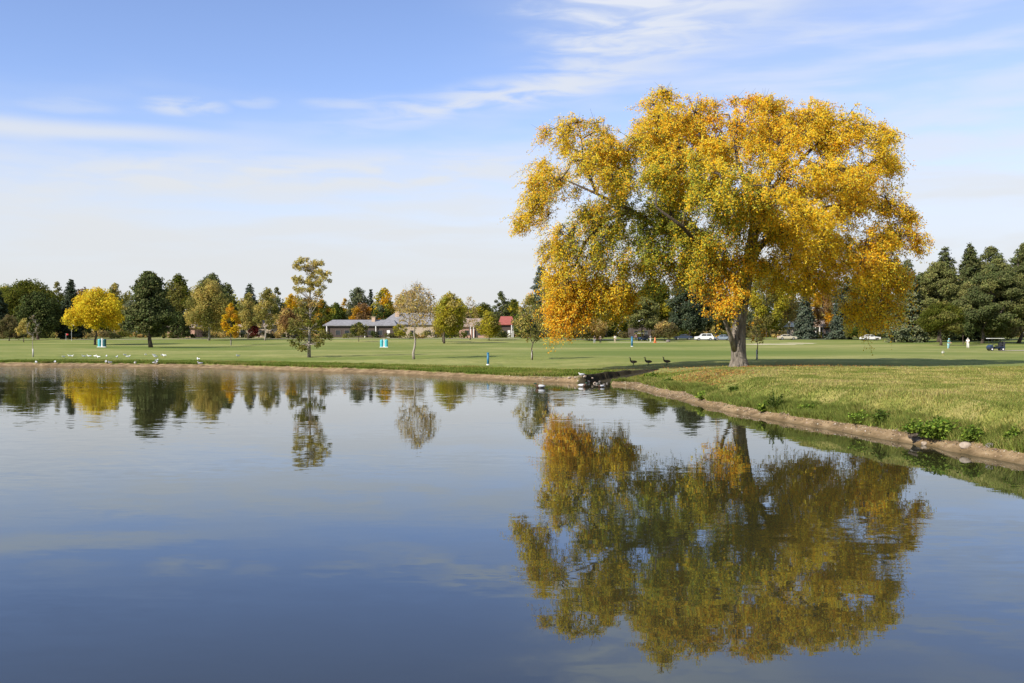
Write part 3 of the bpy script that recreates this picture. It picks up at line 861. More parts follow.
            col = np.where(gg[:, None], np.where((rng.uniform(0, 1, m) < 0.45)[:, None], DGR, GRN), col)
            col = jitter(rng, col, 0.13)
            vs.append(v_); cs.append(np.repeat(col, 4, 0))
            e = st + dr * L * np.array([1, 1, 0.5]) + np.array([0, 0, -sag * L]) - o
            a0 = Vector(st - o)
            mb.tube([Vector(np.array(c) - o), a0, a0.lerp(Vector(e), 0.5) + Vector((0, 0, 0.12 * L)), Vector(e)], [0.02, 0.015, 0.010, 0.004], 3, cap=False)
    v_ = np.concatenate(vs) - o
    # bare twig tips over the top
    for c, r, px, py, dy in spots:
        if py < 150:
            for _ in range(3):
                a0 = Vector(c - o); e = a0 + Vector((rng.normal() * 0.5, rng.normal() * 0.5, rng.uniform(0.5, 1.0)))
                mb.tube([a0, a0.lerp(e, 0.5), e], [0.014, 0.010, 0.004], 3, cap=False)
    tb.build('trunk', BARK, root, True); mb.build('limbs', BARK_D, root, True)  # limbs take dark bark to stand for the shade among the leaves
    link('crown', np_mesh('crown', v_, np.arange(len(v_)).reshape(-1, 4), LEAF, np.concatenate(cs)), root)
    print('big tree clumps', len(spots), 'leaves', len(v_) // 4)
big_tree()

# ------------------------------------------------------------------ the other trees, one by one
def B(px, row=None, d=None):
    return at(px, row) if row is not None else at_d(px, d)

G_BACK = 'trees along the far edge of the golf course'
def T(label, x, w, top, bottom, row=None, d=None, tx=None, name='broadleaf_tree', group=G_BACK, **kw):
    tx = x if tx is None else tx
    b = B(tx, row, d)
    return make_tree(name, label, group, b, tx, x, w, top, bottom, b.y, **kw)
def S(label, x, w, top, bottom, row=None, d=None, name='spruce_tree', **kw):
    b = B(x, row, d)
    return make_spruce(name, label, G_BACK, b, x, w, top, bottom, b.y, **kw)

# left end
S('blue black spruce cut off by the left edge of the photo', -4, 36, 283, 332, d=272, dens=1.3)
T('wide olive green dome shaped tree, the second from the left edge', 27, 66, 281, 333, d=290, shape='dome', pal='oliveg', clumps=40, leaf=0.42, tr=0.4)
T('dark green rounded tree in front of the wide olive dome', 38, 42, 291, 335, d=255, shape='dome', pal='dgreen', clumps=30, leaf=0.38, tr=0.35)
T('pale olive tree squeezed between the wide dome and the dark spruce', 57, 20, 282, 334, d=300, shape='column', pal='olive', clumps=22, leaf=0.42, tr=0.25)
S('tall dark spruce left of the round yellow tree', 71, 27, 279, 335, d=262, dens=1.4, whorls=17, taper=0.62)
T('low brownish green bushy tree at the left end of the fairway', 9, 22, 315, 339, row=341, shape='dome', pal='brush', clumps=18, leaf=0.28, tr=0.14)
T('small straw coloured bush behind the bare sapling', 24, 15, 318, 338, d=225, shape='dome', pal='straw', clumps=12, leaf=0.28, tr=0.10, name='shrub', cat='shrub')
T('thin bare grey sapling standing near the far left shore', 33, 14, 315, 342, row=357, shape='round', pal='brush', clumps=14, leaf=0.10, dens=0.10, tr=0.07, bark=BARK_P, twigs=5, guard=True, name='sapling')
T('round bright yellow tree in front of the dark spruce', 98, 53, 289, 330, row=345, tx=95, shape='dome', pal='lemon', clumps=34, leaf=0.30, tr=0.24, dens=0.95)
T('pale olive tree showing between the yellow tree and the big pine', 115, 24, 283, 330, d=285, shape='round', pal='olive', pal2='straw', frac2=0.4, clumps=20, leaf=0.4)
T('tall shaggy dark pine with two trunks beside the gulls', 149, 53, 271, 334, row=347.5, tx=151, name='pine_tree', shape='tallpine', pal='pine', clumps=64, leaf=0.30, tr=0.34, clr=0.28, flat=0.62, dens=1.15)
T('mid green tree half hidden on the right side of the shaggy pine', 178, 38, 275, 330, d=270, shape='round', pal='olive', pal2='oliveg', frac2=0.5, clumps=30, leaf=0.4, tr=0.3)
T('dark bush low behind the trunks of the shaggy pine', 178, 26, 312, 338, d=262, shape='dome', pal='dgreen', clumps=16, leaf=0.36, name='shrub', cat='shrub', tr=0.1)
T('dark conifer peeping over the top of the pale trunked olive tree', 212, 42, 274, 325, d=300, name='pine_tree', shape='round', pal='pine', clumps=30, leaf=0.42, tr=0.3)
T('broad olive tan tree with a pale straight trunk', 209, 44, 280, 331, row=340.5, tx=209, shape='dome', pal='olive', pal2='straw', frac2=0.55, clumps=36, leaf=0.32, tr=0.30, bark=BARK_P, dens=0.85)
T('dark pine leaning out to the right of the pale trunked tree', 229, 20, 284, 330, d=280, name='pine_tree', shape='pine', pal='pine', clumps=20, leaf=0.36, flat=0.7)
T('small flame shaped golden tree with a wrapped white trunk', 231, 19, 303, 337, row=345.5, shape='column', pal='gold', pal2='amber', frac2=0.5, clumps=22, leaf=0.24, tr=0.10, guard=True)
S('narrow dark conifer tip between two olive tan trees', 250, 22, 284, 328, d=292, dens=1.2, taper=0.6)
T('straw tan tree in front of the narrow dark conifer', 248, 24, 293, 332, d=262, shape='round', pal='straw', pal2='olive', frac2=0.4, clumps=22, leaf=0.34)
T('olive tan tree with a short pale trunk left of the tall thin tree', 268, 26, 288, 329, row=340.5, tx=265, shape='round', pal='olive', pal2='straw', frac2=0.35, clumps=26, leaf=0.32, bark=BARK_P, tr=0.22)
T('dark red shrub against the shaded house front', 254, 14, 325, 337, d=262, shape='dome', pal='red', clumps=10, leaf=0.28, name='shrub', cat='shrub', tr=0.06)
T('grey green tree with a thin pointed top behind the olive tan tree', 277, 18, 287, 330, d=285, shape='column', pal='greyg', pal2='brush', frac2=0.5, clumps=16, leaf=0.36)
T('golden tree behind the lower left side of the tall thin tree', 291, 20, 294, 328, d=296, shape='round', pal='gold', pal2='tan', frac2=0.45, clumps=18, leaf=0.38)
T('rusty brown tree low behind the tall thin tree', 288, 26, 308, 334, d=280, shape='dome', pal='russet', pal2='tan', frac2=0.5, clumps=24, leaf=0.36)
T('amber tree just right behind the tall thin tree trunk', 322, 22, 299, 330, d=300, shape='round', pal='amber', pal2='oliveg', frac2=0.4, clumps=18, leaf=0.38)

# the tall thin tree in two tiers
def thin_tree():
    label = 'tall thin half bare tree in two leafy tiers near the far shore'
    b = at(309, 357.3); d = b.y; k = d / FX
    rng = np.random.default_rng(5)
    root = tag(empty('poplar_tree', b), label, 'tree')
    mb = MB(); H = EYE + (HORIZON - 257) * k - b.z
    tp = [Vector((0, 0, -0.2))] + [Vector((k * dx, rng.normal() * 0.06, EYE + (HORIZON - r_) * k - b.z)) for dx, r_ in ((0.2, 345), (0.6, 330), (1.2, 315), (0.6, 300), (1.4, 285), (2.2, 270), (1.0, 258))]
    mb.tube(tp, [0.24, 0.17, 0.15, 0.13, 0.11, 0.08, 0.05, 0.02], 9)
    vs, cs = [], []
    def tier(n, fx, rowr, pal, leaf, dens, cr_):
        for i in range(n):
            row = rng.uniform(*rowr); half = fx(row)
            px = 309 + rng.uniform(-1, 1) * half; dy = rng.uniform(-1, 1) * half * k * 0.8
            c = np.array([(px - 309) * k, dy, EYE + (HORIZON - row) * k - b.z])
            a = min(tp[1:], key=lambda q: (Vector(c) - q).length + max(0, q.z - c[2]) * 1.5)
            mid = a.lerp(Vector(c), 0.5) + Vector((0, 0, 0.06))
            mb.tube([a, mid, Vector(c)], [0.045, 0.03, 0.01], 4, cap=False)
            m = int(dens)
            pos, nrm = clump_leaves(rng, c, (cr_, cr_, cr_ * 0.9), m)
            v_, _ = leaf_quads(rng, pos, nrm, leaf)
            cs.append(np.repeat(jitter(rng, 0.5 * pick(rng, PAL[pal], 1)[0] + 0.5 * pick(rng, PAL[pal], m)), 4, 0)); vs.append(v_)
    tier(62, lambda r_: np.interp(r_, [256, 262, 275, 290, 296], [4, 11, 20, 18, 12]), (259, 296), 'straw', 0.105, 75, 0.42)
    tier(14, lambda r_: 12, (294, 312), 'tan', 0.10, 50, 0.40)
    tier(36, lambda r_: np.interp(r_, [305, 322, 335, 348], [10, 19, 20, 13]), (306, 348), 'olive', 0.11, 105, 0.52)
    tier(16, lambda r_: np.interp(r_, [305, 322, 335, 348], [10, 18, 20, 15]), (318, 349), 'oliveg', 0.10, 50, 0.40)
    v_ = np.concatenate(vs)
    mb.build('trunk', BARK_P, root, True)
    link('crown', np_mesh('crown', v_, np.arange(len(v_)).reshape(-1, 4), LEAF, np.concatenate(cs)), root)
thin_tree()

T('grey green leafy tree rising behind the grey roofed house', 358, 28, 287, 326, d=335, shape='round', pal='greyg', clumps=24, leaf=0.45)
T('yellow green tree behind the left end of the grey roofed house', 336, 26, 303, 330, d=325, shape='round', pal='ygreen', pal2='green', frac2=0.5, clumps=22, leaf=0.45)
T('small orange topped tree above the left end of the grey roof', 345, 14, 298, 325, d=340, shape='round', pal='amber', clumps=12, leaf=0.45)
T('russet tree low behind the middle of the grey roof', 362, 26, 303, 328, d=322, shape='dome', pal='amber', pal2='russet', frac2=0.6, clumps=18, leaf=0.45)
S('thin dark conifer behind the grey roof beside the golden tree', 371, 10, 289, 326, d=342, dens=1.2)
T('golden tree above the right end of the grey roof', 384, 26, 288, 326, d=330, shape='round', pal='gold', pal2='ygreen', frac2=0.5, clumps=24, leaf=0.45)
T('dull green tree behind the chimney of the grey roofed house', 381, 24, 305, 330, d=318, shape='dome', pal='greyg', pal2='green', frac2=0.5, clumps=18, leaf=0.45)
T('small yellow green tree in front of the grey roofed house', 358.5, 19, 322, 337, row=341.5, shape='round', pal='olive', pal2='green', frac2=0.5, clumps=14, leaf=0.26, tr=0.09)
T('yellow green shrub by the chimney end of the grey roofed house', 399, 16, 324, 337, d=262, shape='dome', pal='olive', pal2='ygreen', frac2=0.5, clumps=10, leaf=0.28, name='shrub', cat='shrub', tr=0.06)

T('nearly bare tan tree with a slim grey trunk near the far shore', 418, 44, 283, 331, row=359.3, tx=414, shape='round', pal='tan', clumps=34, leaf=0.15, dens=0.11, tr=0.15, bark=BARK_P, twigs=8, clr=0.32)
T('straw yellow tree behind the nearly bare tan tree', 410, 34, 290, 322, d=325, shape='dome', pal='straw', pal2='tan', frac2=0.5, clumps=22, leaf=0.45, dens=0.8)
T('bright yellow green tree casting a round shadow on the fairway', 450, 36, 293, 335, row=343.5, tx=444, shape='round', pal='ygreen', pal2='straw', frac2=0.35, clumps=34, leaf=0.30, tr=0.24)
T('small dark green tree under the bright yellow green tree', 443, 20, 314, 337, d=228, shape='round', pal='green', pal2='olive', frac2=0.5, clumps=14, leaf=0.28, tr=0.12)
T('sparse tan twiggy tree in front of the brown roofed house', 470, 20, 296, 330, d=245, shape='round', pal='tan', clumps=16, leaf=0.22, dens=0.22, twigs=4, tr=0.16)
T('yellow green tree in front of the brown roofed house', 489, 27, 312, 337, row=340.5, shape='round', pal='ygreen', pal2='olive', frac2=0.45, clumps=22, leaf=0.28, tr=0.12)
T('low yellow green tree behind the brown roof', 483, 28, 303, 328, d=320, shape='dome', pal='ygreen', pal2='oliveg', frac2=0.5, clumps=20, leaf=0.45)
T('dark pine rising left of the red roof', 501, 17, 291, 329, d=305, name='pine_tree', shape='round', pal='pine', clumps=24, leaf=0.40, tr=0.25, flat=0.8)
T('yellow green tree behind the right edge of the red roof', 514, 20, 299, 330, d=318, shape='round', pal='ygreen', pal2='oliveg', frac2=0.5, clumps=18, leaf=0.45)
T('grey green open pine beside the left edge of the golden tree', 541, 26, 266, 333, d=270, name='pine_tree', shape='pine', pal='bluesp', clumps=34, leaf=0.36, tr=0.28, flat=0.6, clr=0.32)
T('dark green bush at the foot of the grey green pine', 522, 24, 312, 336, d=268, shape='dome', pal='dgreen', pal2='green', frac2=0.5, clumps=16, leaf=0.36, name='shrub', cat='shrub', tr=0.1)
T('straw coloured young tree with a white wrapped trunk left of the golden tree', 530, 32, 294, 343, row=360, tx=532, shape='round', pal='straw', pal2='olive', frac2=0.4, clumps=26, leaf=0.15, dens=0.38, tr=0.07, guard=True)

# behind the golden tree
T('tan round shrub behind the hanging orange branches', 590, 36, 318, 338, d=245, shape='dome', pal='brush', pal2='tan', frac2=0.5, clumps=22, leaf=0.30, name='shrub', cat='shrub', tr=0.08)
T('tan dome shaped shrub left of the white car', 664.5, 26, 321, 338, d=240, shape='dome', pal='brush', pal2='tan', frac2=0.3, clumps=18, leaf=0.26, name='shrub', cat='shrub', tr=0.08)
T('yellow green tree seen under the golden crown', 652, 46, 278, 326, d=285, shape='round', pal='ygreen', pal2='oliveg', frac2=0.6, clumps=34, leaf=0.38, tr=0.3)
T('dark layered pine in front of the pale flat roofed house', 642, 42, 297, 330, row=340.5, name='pine_tree', shape='dome', pal='pineol', clumps=20, leaf=0.30, tr=0.24, flat=0.5)
T('orange brown tree behind the hanging orange branches', 560, 34, 290, 332, d=290, shape='round', pal='amber', pal2='olive', frac2=0.6, clumps=22, leaf=0.42)
T('olive tree filling the gap below the left golden branches', 606, 34, 296, 330, d=300, shape='round', pal='olive', pal2='oliveg', frac2=0.5, clumps=24, leaf=0.42)
T('broad blue black pine behind the white car', 690, 46, 262, 332, d=268, name='pine_tree', shape='pine', pal='spruce', clumps=48, leaf=0.36, tr=0.35, flat=0.7)
T('dark pine left of the golden tree trunk', 716, 34, 272, 330, d=285, name='pine_tree', shape='pine', pal='pine', clumps=34, leaf=0.40, tr=0.3, flat=0.7)
T('straw yellow young tree with a white wrapped trunk right of the golden tree trunk', 757, 20, 316, 344, row=360, shape='round', pal='straw', pal2='amber', frac2=0.3, clumps=20, leaf=0.14, dens=0.40, tr=0.07, guard=True)
T('yellow green tree behind the wrapped young tree', 766, 40, 262, 330, d=280, shape='round', pal='ygreen', pal2='olive', frac2=0.5, clumps=32, leaf=0.40, tr=0.3)
T('tan leaved tree behind the cream car', 790, 24, 296, 332, d=290, shape='round', pal='tan', pal2='straw', frac2=0.5, clumps=20, leaf=0.40)
S('grey blue spruce right of the cream car', 805, 26, 288, 336, d=262, pal='bluesp', dens=1.3)
T('russet tree with a straight pale trunk at the edge of the fairway', 823, 24, 287, 328, row=338.5, tx=823.5, shape='round', pal='amber', pal2='russet', frac2=0.6, clumps=22, leaf=0.30, tr=0.16, bark=BARK_P)
S('blue grey spruce right of the russet tree', 840, 24, 292, 337, d=255, pal='bluesp', dens=1.4)
T('dark pine between the russet tree and the hanging right branches', 846, 30, 276, 332, d=290, name='pine_tree', shape='pine', pal='spruce', clumps=26, leaf=0.42, flat=0.7)
T('olive tree behind the hanging right branches', 868, 42, 272, 330, d=270, shape='round', pal='olive', pal2='pineol', frac2=0.5, clumps=34, leaf=0.38, tr=0.28)
T('low green bush in front of the hanging right branches', 858, 26, 322, 338, d=250, shape='dome', pal='green', pal2='olive', frac2=0.5, clumps=14, leaf=0.30, name='shrub', cat='shrub', tr=0.08)
T('dark bush below the right tip of the golden crown', 890, 26, 305, 338, d=245, shape='dome', pal='dgreen', clumps=20, leaf=0.34, tr=0.12, name='shrub', cat='shrub')

# the conifers at right
S('grey green spruce beside the right edge of the golden crown', 907, 44, 258, 338, d=225, pal='greyg', dens=1.3, whorls=17, taper=0.6)
S('spruce with a flat spiky top above the olive pines', 945, 40, 246, 330, d=262, pal='pine', dens=1.2, whorls=18, taper=0.55)
T('olive pine with stacked rounded boughs right of the golden tree', 938, 54, 262, 334, d=225, name='pine_tree', shape='round', pal='pineol', clumps=52, leaf=0.28, tr=0.32, flat=0.6, clr=0.26)
S('tallest dark spruce with a sharp drooping top', 970, 50, 243, 332, d=240, pal='pine', dens=1.4, whorls=22, droop=0.40, taper=0.62)
T('tall pine with a bushy head right of the sharp topped spruce', 991, 46, 247, 330, d=250, name='pine_tree', shape='round', pal='pineol', pal2='pine', frac2=0.4, clumps=44, leaf=0.30, tr=0.32, flat=0.65)
T('broad dark pine spreading behind the golf cart', 998, 76, 264, 332, row=343.5, tx=982, name='pine_tree', shape='round', pal='pineol', pal2='pine', frac2=0.55, clumps=66, leaf=0.27, tr=0.34, flat=0.55, clr=0.22)
T('tall dark pine cut off by the right edge of the photo', 1026, 46, 243, 332, row=343, tx=1018, name='pine_tree', shape='round', pal='pine', pal2='pineol', frac2=0.4, clumps=48, leaf=0.28, tr=0.36, flat=0.6)
T('bright olive low pine with a dark trunk beside the person in teal', 941, 44, 302, 333, row=345.5, tx=941, name='pine_tree', shape='dome', pal='oliveg', pal2='olive', frac2=0.35, clumps=30, leaf=0.24, tr=0.26, flat=0.65)
T('dark juniper bush between the two golfers and the pines', 963, 20, 318, 338, d=205, shape='dome', pal='dgreen', clumps=16, leaf=0.28, name='shrub', cat='shrub', tr=0.1)
T('olive bush behind the golf cart roof', 1000, 34, 322, 338, d=215, shape='dome', pal='pineol', pal2='brush', frac2=0.3, clumps=18, leaf=0.28, name='shrub', cat='shrub', tr=0.1)
T('tan orange tree at the right edge behind the pines', 1032, 26, 296, 334, d=262, shape='round', pal='tan', pal2='amber', frac2=0.4, clumps=20, leaf=0.36)
T('dark pine filling in behind the grey green spruce at right', 925, 50, 272, 334, d=280, name='pine_tree', shape='dome', pal='pine', clumps=36, leaf=0.42, tr=0.3, flat=0.7)

# low growth under the trees reads as one mass
def undergrowth():
    rng = np.random.default_rng(15)
    vs, cs = [], []
    pals = ['olive', 'dgreen', 'brush', 'oliveg', 'brush', 'dgreen', 'tan']
    for px in np.arange(-40, 1080, 3.2):
        if 330 < px < 396 and rng.uniform() < 0.75: continue
        if 420 < px < 515 and rng.uniform() < 0.35: continue
        d = rng.uniform(268, 282) if rng.uniform() < (0.5 if px < 520 else 0.35) else rng.uniform(296, 320)
        x = (px + rng.uniform(-3, 3) - 512) / FX * d; z = ground(x, d)
        hgt = rng.uniform(0.8, 2.6); pal = PAL[pals[rng.integers(len(pals))]]
        for q in range(4):
            cr = hgt * rng.uniform(0.35, 0.55)
            c = (x + rng.normal() * 0.9, d + rng.normal() * 0.8, z + rng.uniform(0.2, 0.75) * hgt)
            m = 70
            pos, nrm = clump_leaves(rng, c, (cr * 1.3, cr, cr), m)
            v_, _ = leaf_quads(rng, pos, nrm, 0.22)
            vs.append(v_); cs.append(np.repeat(jitter(rng, 0.6 * pick(rng, pal, 1)[0] + 0.4 * pick(rng, pal, m)), 4, 0))
    v_ = np.concatenate(vs)
    tag(link('undergrowth', np_mesh('undergrowth', v_, np.arange(len(v_)).reshape(-1, 4), LEAF, np.concatenate(cs))), 'low mixed bushes growing under the far trees', None, None, 'stuff')
undergrowth()

# the wood beyond the houses reads as one mass
def far_wood():
    rng = np.random.default_rng(11)
    vs, cs = [], []
    x = -40.0
    pals = ['olive', 'dgreen', 'straw', 'oliveg', 'greyg', 'russet', 'ygreen', 'dgreen', 'brush']
    while x < 1080:
        d = rng.uniform(370, 430); k = d / FX
        hgt = np.interp(x, [0, 200, 300, 340, 430, 500, 560, 900, 1024], [52, 48, 40, 34, 32, 34, 52, 62, 66]) * rng.uniform(0.78, 1.08)
        w = rng.uniform(15, 26); hgt = hgt * (0.5 if rng.uniform() < 0.35 else 1.0)
        pal = PAL[pals[rng.integers(len(pals))]]
        for i in range(26):
            tq = rng.uniform(-0.02, 0.92)
            c = np.array([(x - 512 + rng.uniform(-0.5, 0.5) * w * math.sqrt(max(0.1, 1 - tq * tq))) * k, d + rng.uniform(-4, 4), 2.6 + hgt * k * tq])
            cr = w * k * 0.28
            m = 100
            pos, nrm = clump_leaves(rng, c, (cr, cr, cr), m)
            v_, _ = leaf_quads(rng, pos, nrm, 0.42)
            vs.append(v_); cs.append(np.repeat(jitter(rng, 0.6 * pick(rng, pal, 1)[0] + 0.4 * pick(rng, pal, m)), 4, 0))
        x += w * 0.40
    v_ = np.concatenate(vs)
    tag(link('distant_wood', np_mesh('distant_wood', v_, np.arange(len(v_)).reshape(-1, 4), LEAF, np.concatenate(cs))), 'mixed autumn wood far beyond the houses', None, None, 'stuff')
far_wood()

# ------------------------------------------------------------------ houses
GLASS = pmat('dark_window_glass', (0.03, 0.035, 0.04), 0.08, 0.2, 1.0, 0.0, 0.6)
FRAME = pmat('brown_window_frame', (0.16, 0.13, 0.11), 0.6)
WHITE = pmat('white_paint', (0.74, 0.73, 0.70), 0.5, 0.06)
def roofm(n, c): return pmat(n, c, 0.9, 0.22, 1.2, bump=0.3)
R_GREY = roofm('grey_shingle', (0.22, 0.215, 0.22)); R_BROWN = roofm('brown_shingle', (0.30, 0.23, 0.18)); R_RED = roofm('red_tile', (0.30, 0.085, 0.065)); R_PALE = roofm('pale_roofing', (0.62, 0.61, 0.58))
W_TAN = pmat('tan_siding', (0.42, 0.34, 0.25), 0.8); W_DARK = pmat('brown_and_shaded_siding', (0.075, 0.055, 0.045), 0.8); W_PINK = pmat('pink_brick', (0.42, 0.25, 0.19), 0.85, 0.25, 6); W_GREY = pmat('grey_siding', (0.40, 0.40, 0.42), 0.8)  # the dark brown also paints the eave shade on the long house front
CHIM = pmat('tan_brick', (0.50, 0.36, 0.25), 0.85, 0.2, 6); CONC = pmat('concrete', (0.50, 0.46, 0.40), 0.9, 0.12)

def house(label, px0, px1, d, eave, ridge, depth, wall, roof, ridge0=None, ridge1=None, windows=(), doors=(), chimney=None, posts=()):
    """heights given by rows of the photo at the house's own distance; ridge0/1 shorten the ridge for a hipped roof"""
    k = d / FX
    b = at_d((px0 + px1) / 2, d); root = tag(empty('ranch_house', b), label, 'house', 'houses beyond the golf course')
    L = (px1 - px0) * k; he = EYE + (HORIZON - eave) * k - b.z; hr = EYE + (HORIZON - ridge) * k - b.z
    X = lambda px: (px - (px0 + px1) / 2) * k
    w = MB().box((0, depth / 2, he / 2 - 0.2), (L - 0.8, depth, he + 0.36)).build('wall', wall, root)
    r0 = X(ridge0) if ridge0 is not None else -L / 2; r1 = X(ridge1) if ridge1 is not None else L / 2
    m = MB(); th = 0.22; o = 0.6
    for dz in (0, th):
        m.v += [(-L / 2 - 0.3, -o, he + dz), (L / 2 + 0.3, -o, he + dz), (L / 2 + 0.3, depth + o, he + dz), (-L / 2 - 0.3, depth + o, he + dz)]
    m.v += [(r0, depth / 2, hr), (r1, depth / 2, hr)]
    m.f += [[3, 2, 1, 0], [0, 1, 5, 4], [1, 2, 6, 5], [2, 3, 7, 6], [3, 0, 4, 7], [4, 5, 9, 8], [6, 7, 8, 9], [5, 6, 9], [7, 4, 8]]
    rf = m.build('roof', roof, root)
    if chimney:
        px, w_, top = chimney; hc = EYE + (HORIZON - top) * k - b.z
        MB().box((X(px), depth * 0.35, (he + hc) / 2), (w_ * k, 1.0, hc - he)).box((X(px), depth * 0.35, hc + 0.06), (w_ * k + 0.2, 1.2, 0.14)).build('chimney', CHIM, rf)
    for px, ww, z0, hh in windows:
        fr = MB(); c = (X(px), -0.05, z0 + hh / 2); wd = ww * k
        for dx in (-1, 1): fr.box((c[0] + dx * wd / 2, -0.04, c[2]), (0.10, 0.16, hh + 0.1))
        for dz in (-1, 1): fr.box((c[0], -0.045, c[2] + dz * hh / 2), (wd - 0.1, 0.15, 0.10))
        f_ = fr.build('window', FRAME, root)
        MB().box((c[0], -0.02, c[2]), (wd - 0.1, 0.06, hh - 0.1)).build('pane', GLASS, f_)
    for px, ww, mat in doors:
        MB().box((X(px), -0.05, 1.05), (ww * k, 0.12, 2.1)).build('door', mat, root, bevel=0.01)
    for px in posts:
        MB().box((X(px), -0.5, he / 2), (0.22, 0.22, he - 0.02)).build('post', WHITE, root)
    return root

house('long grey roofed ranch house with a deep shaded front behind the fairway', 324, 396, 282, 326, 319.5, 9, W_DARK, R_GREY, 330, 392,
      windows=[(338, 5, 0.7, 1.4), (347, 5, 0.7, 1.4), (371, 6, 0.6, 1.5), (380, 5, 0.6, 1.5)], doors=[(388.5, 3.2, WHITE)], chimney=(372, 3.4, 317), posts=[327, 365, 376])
house('taller grey gabled house wing with a tan brick chimney', 380, 436, 296, 325, 312.5, 10, W_TAN, R_GREY, 393, 430, windows=[(402, 5, 0.8, 1.3), (412, 4, 0.8, 1.3), (428, 5, 0.8, 1.3)], chimney=(396, 4.2, 311.5))
house('grey walled upper storey house behind the nearly bare tree', 414, 438, 312, 322, 313, 8, W_GREY, R_GREY, windows=[(426.5, 6, 4.2, 1.7)])
house('brown roofed house with white porch posts', 458, 492, 285, 327, 318, 9, W_PINK, R_BROWN, 463, 486, windows=[(467, 4, 0.8, 1.3), (480, 4, 0.8, 1.3)], posts=[470.5, 473.5], doors=[(476, 3, W_DARK)])
house('dark walled house with a bright red tiled roof', 499, 514, 290, 325, 316, 9, W_DARK, R_RED, 500.5, 512, windows=[(505, 3, 0.8, 1.3)], posts=[511.5, 513], doors=[(509, 2.6, WHITE)])
house('pale flat roofed house behind the layered pine', 630, 652, 270, 321.5, 319, 8, W_DARK, R_PALE, 632, 650, windows=[(636, 4, 0.8, 1.3), (646, 4, 0.8, 1.3)])
house('pink brick house low behind the shaggy pine', 166, 196, 283, 328, 322, 8, W_PINK, R_BROWN, 171, 191, windows=[(174, 4, 0.8, 1.2), (188, 4, 0.8, 1.2)])
house('shaded brown house behind the golden flame shaped tree', 236, 292, 290, 327, 320, 9, W_TAN, R_BROWN, 243, 285, windows=[(243, 5, 0.8, 1.3), (262, 5, 0.8, 1.3), (280, 5, 0.8, 1.3)], doors=[(272, 3, W_DARK)])
house('pale cottage with a white gable beside the cream car', 793, 806, 285, 327, 321, 8, W_TAN, R_PALE, windows=[(799, 4, 0.8, 1.3)])
house('dark porch house behind the russet tree', 812, 834, 272, 327, 319, 8, W_DARK, R_BROWN, 816, 830, windows=[(827, 4, 0.8, 1.3)], posts=[815, 819])

# ------------------------------------------------------------------ paths beyond the grass (sheets that follow the ground)
def path(name, label, pts, width, mat):
    pts = [np.array(p, float) for p in pts]; vs, fs = [], []
    dens_ = []
    for a, b in zip(pts[:-1], pts[1:]):
        n = max(2, int(np.linalg.norm(b - a) / 2.5))
        dens_ += [a + (b - a) * i / n for i in range(n)]
    dens_.append(pts[-1])
    for i, p_ in enumerate(dens_):
        t = dens_[min(i + 1, len(dens_) - 1)] - dens_[max(i - 1, 0)]; t /= np.linalg.norm(t); nr_ = np.array([-t[1], t[0]])
        for j in range(5):
            q = p_ + nr_ * width * (j / 4 - 0.5)
            vs.append((q[0], q[1], ground(q[0], q[1]) + 0.05))
    for i in range(len(dens_) - 1):
        for j in range(4):
            fs.append((i * 5 + j, i * 5 + j + 1, (i + 1) * 5 + j + 1, (i + 1) * 5 + j))
    me = bpy.data.meshes.new(name); me.from_pydata(vs, [], fs); me.materials.append(mat)
    tag(link(name, me), label, None, None, 'structure')
PATHM = pmat('pale_concrete_path', (0.44, 0.37, 0.29), 0.95, 0.12, 0.5)
def W2(px, d): return ((px - 512) / FX * d, d)
path('path', 'pale cart path in front of the houses', [W2(-60, 252), W2(120, 256), W2(260, 262), W2(380, 268), W2(440, 264), W2(520, 258)], 3.0, PATHM)
path('path', 'pale cart path at the right edge', [W2(1000, 150), W2(1030, 154), W2(1090, 165)], 2.2, PATHM)
path('road', 'grey street with parked cars behind the golden tree', [W2(560, 256), W2(700, 254), W2(790, 256), W2(900, 254)], 5.0, pmat('asphalt', (0.07, 0.07, 0.07), 0.9))

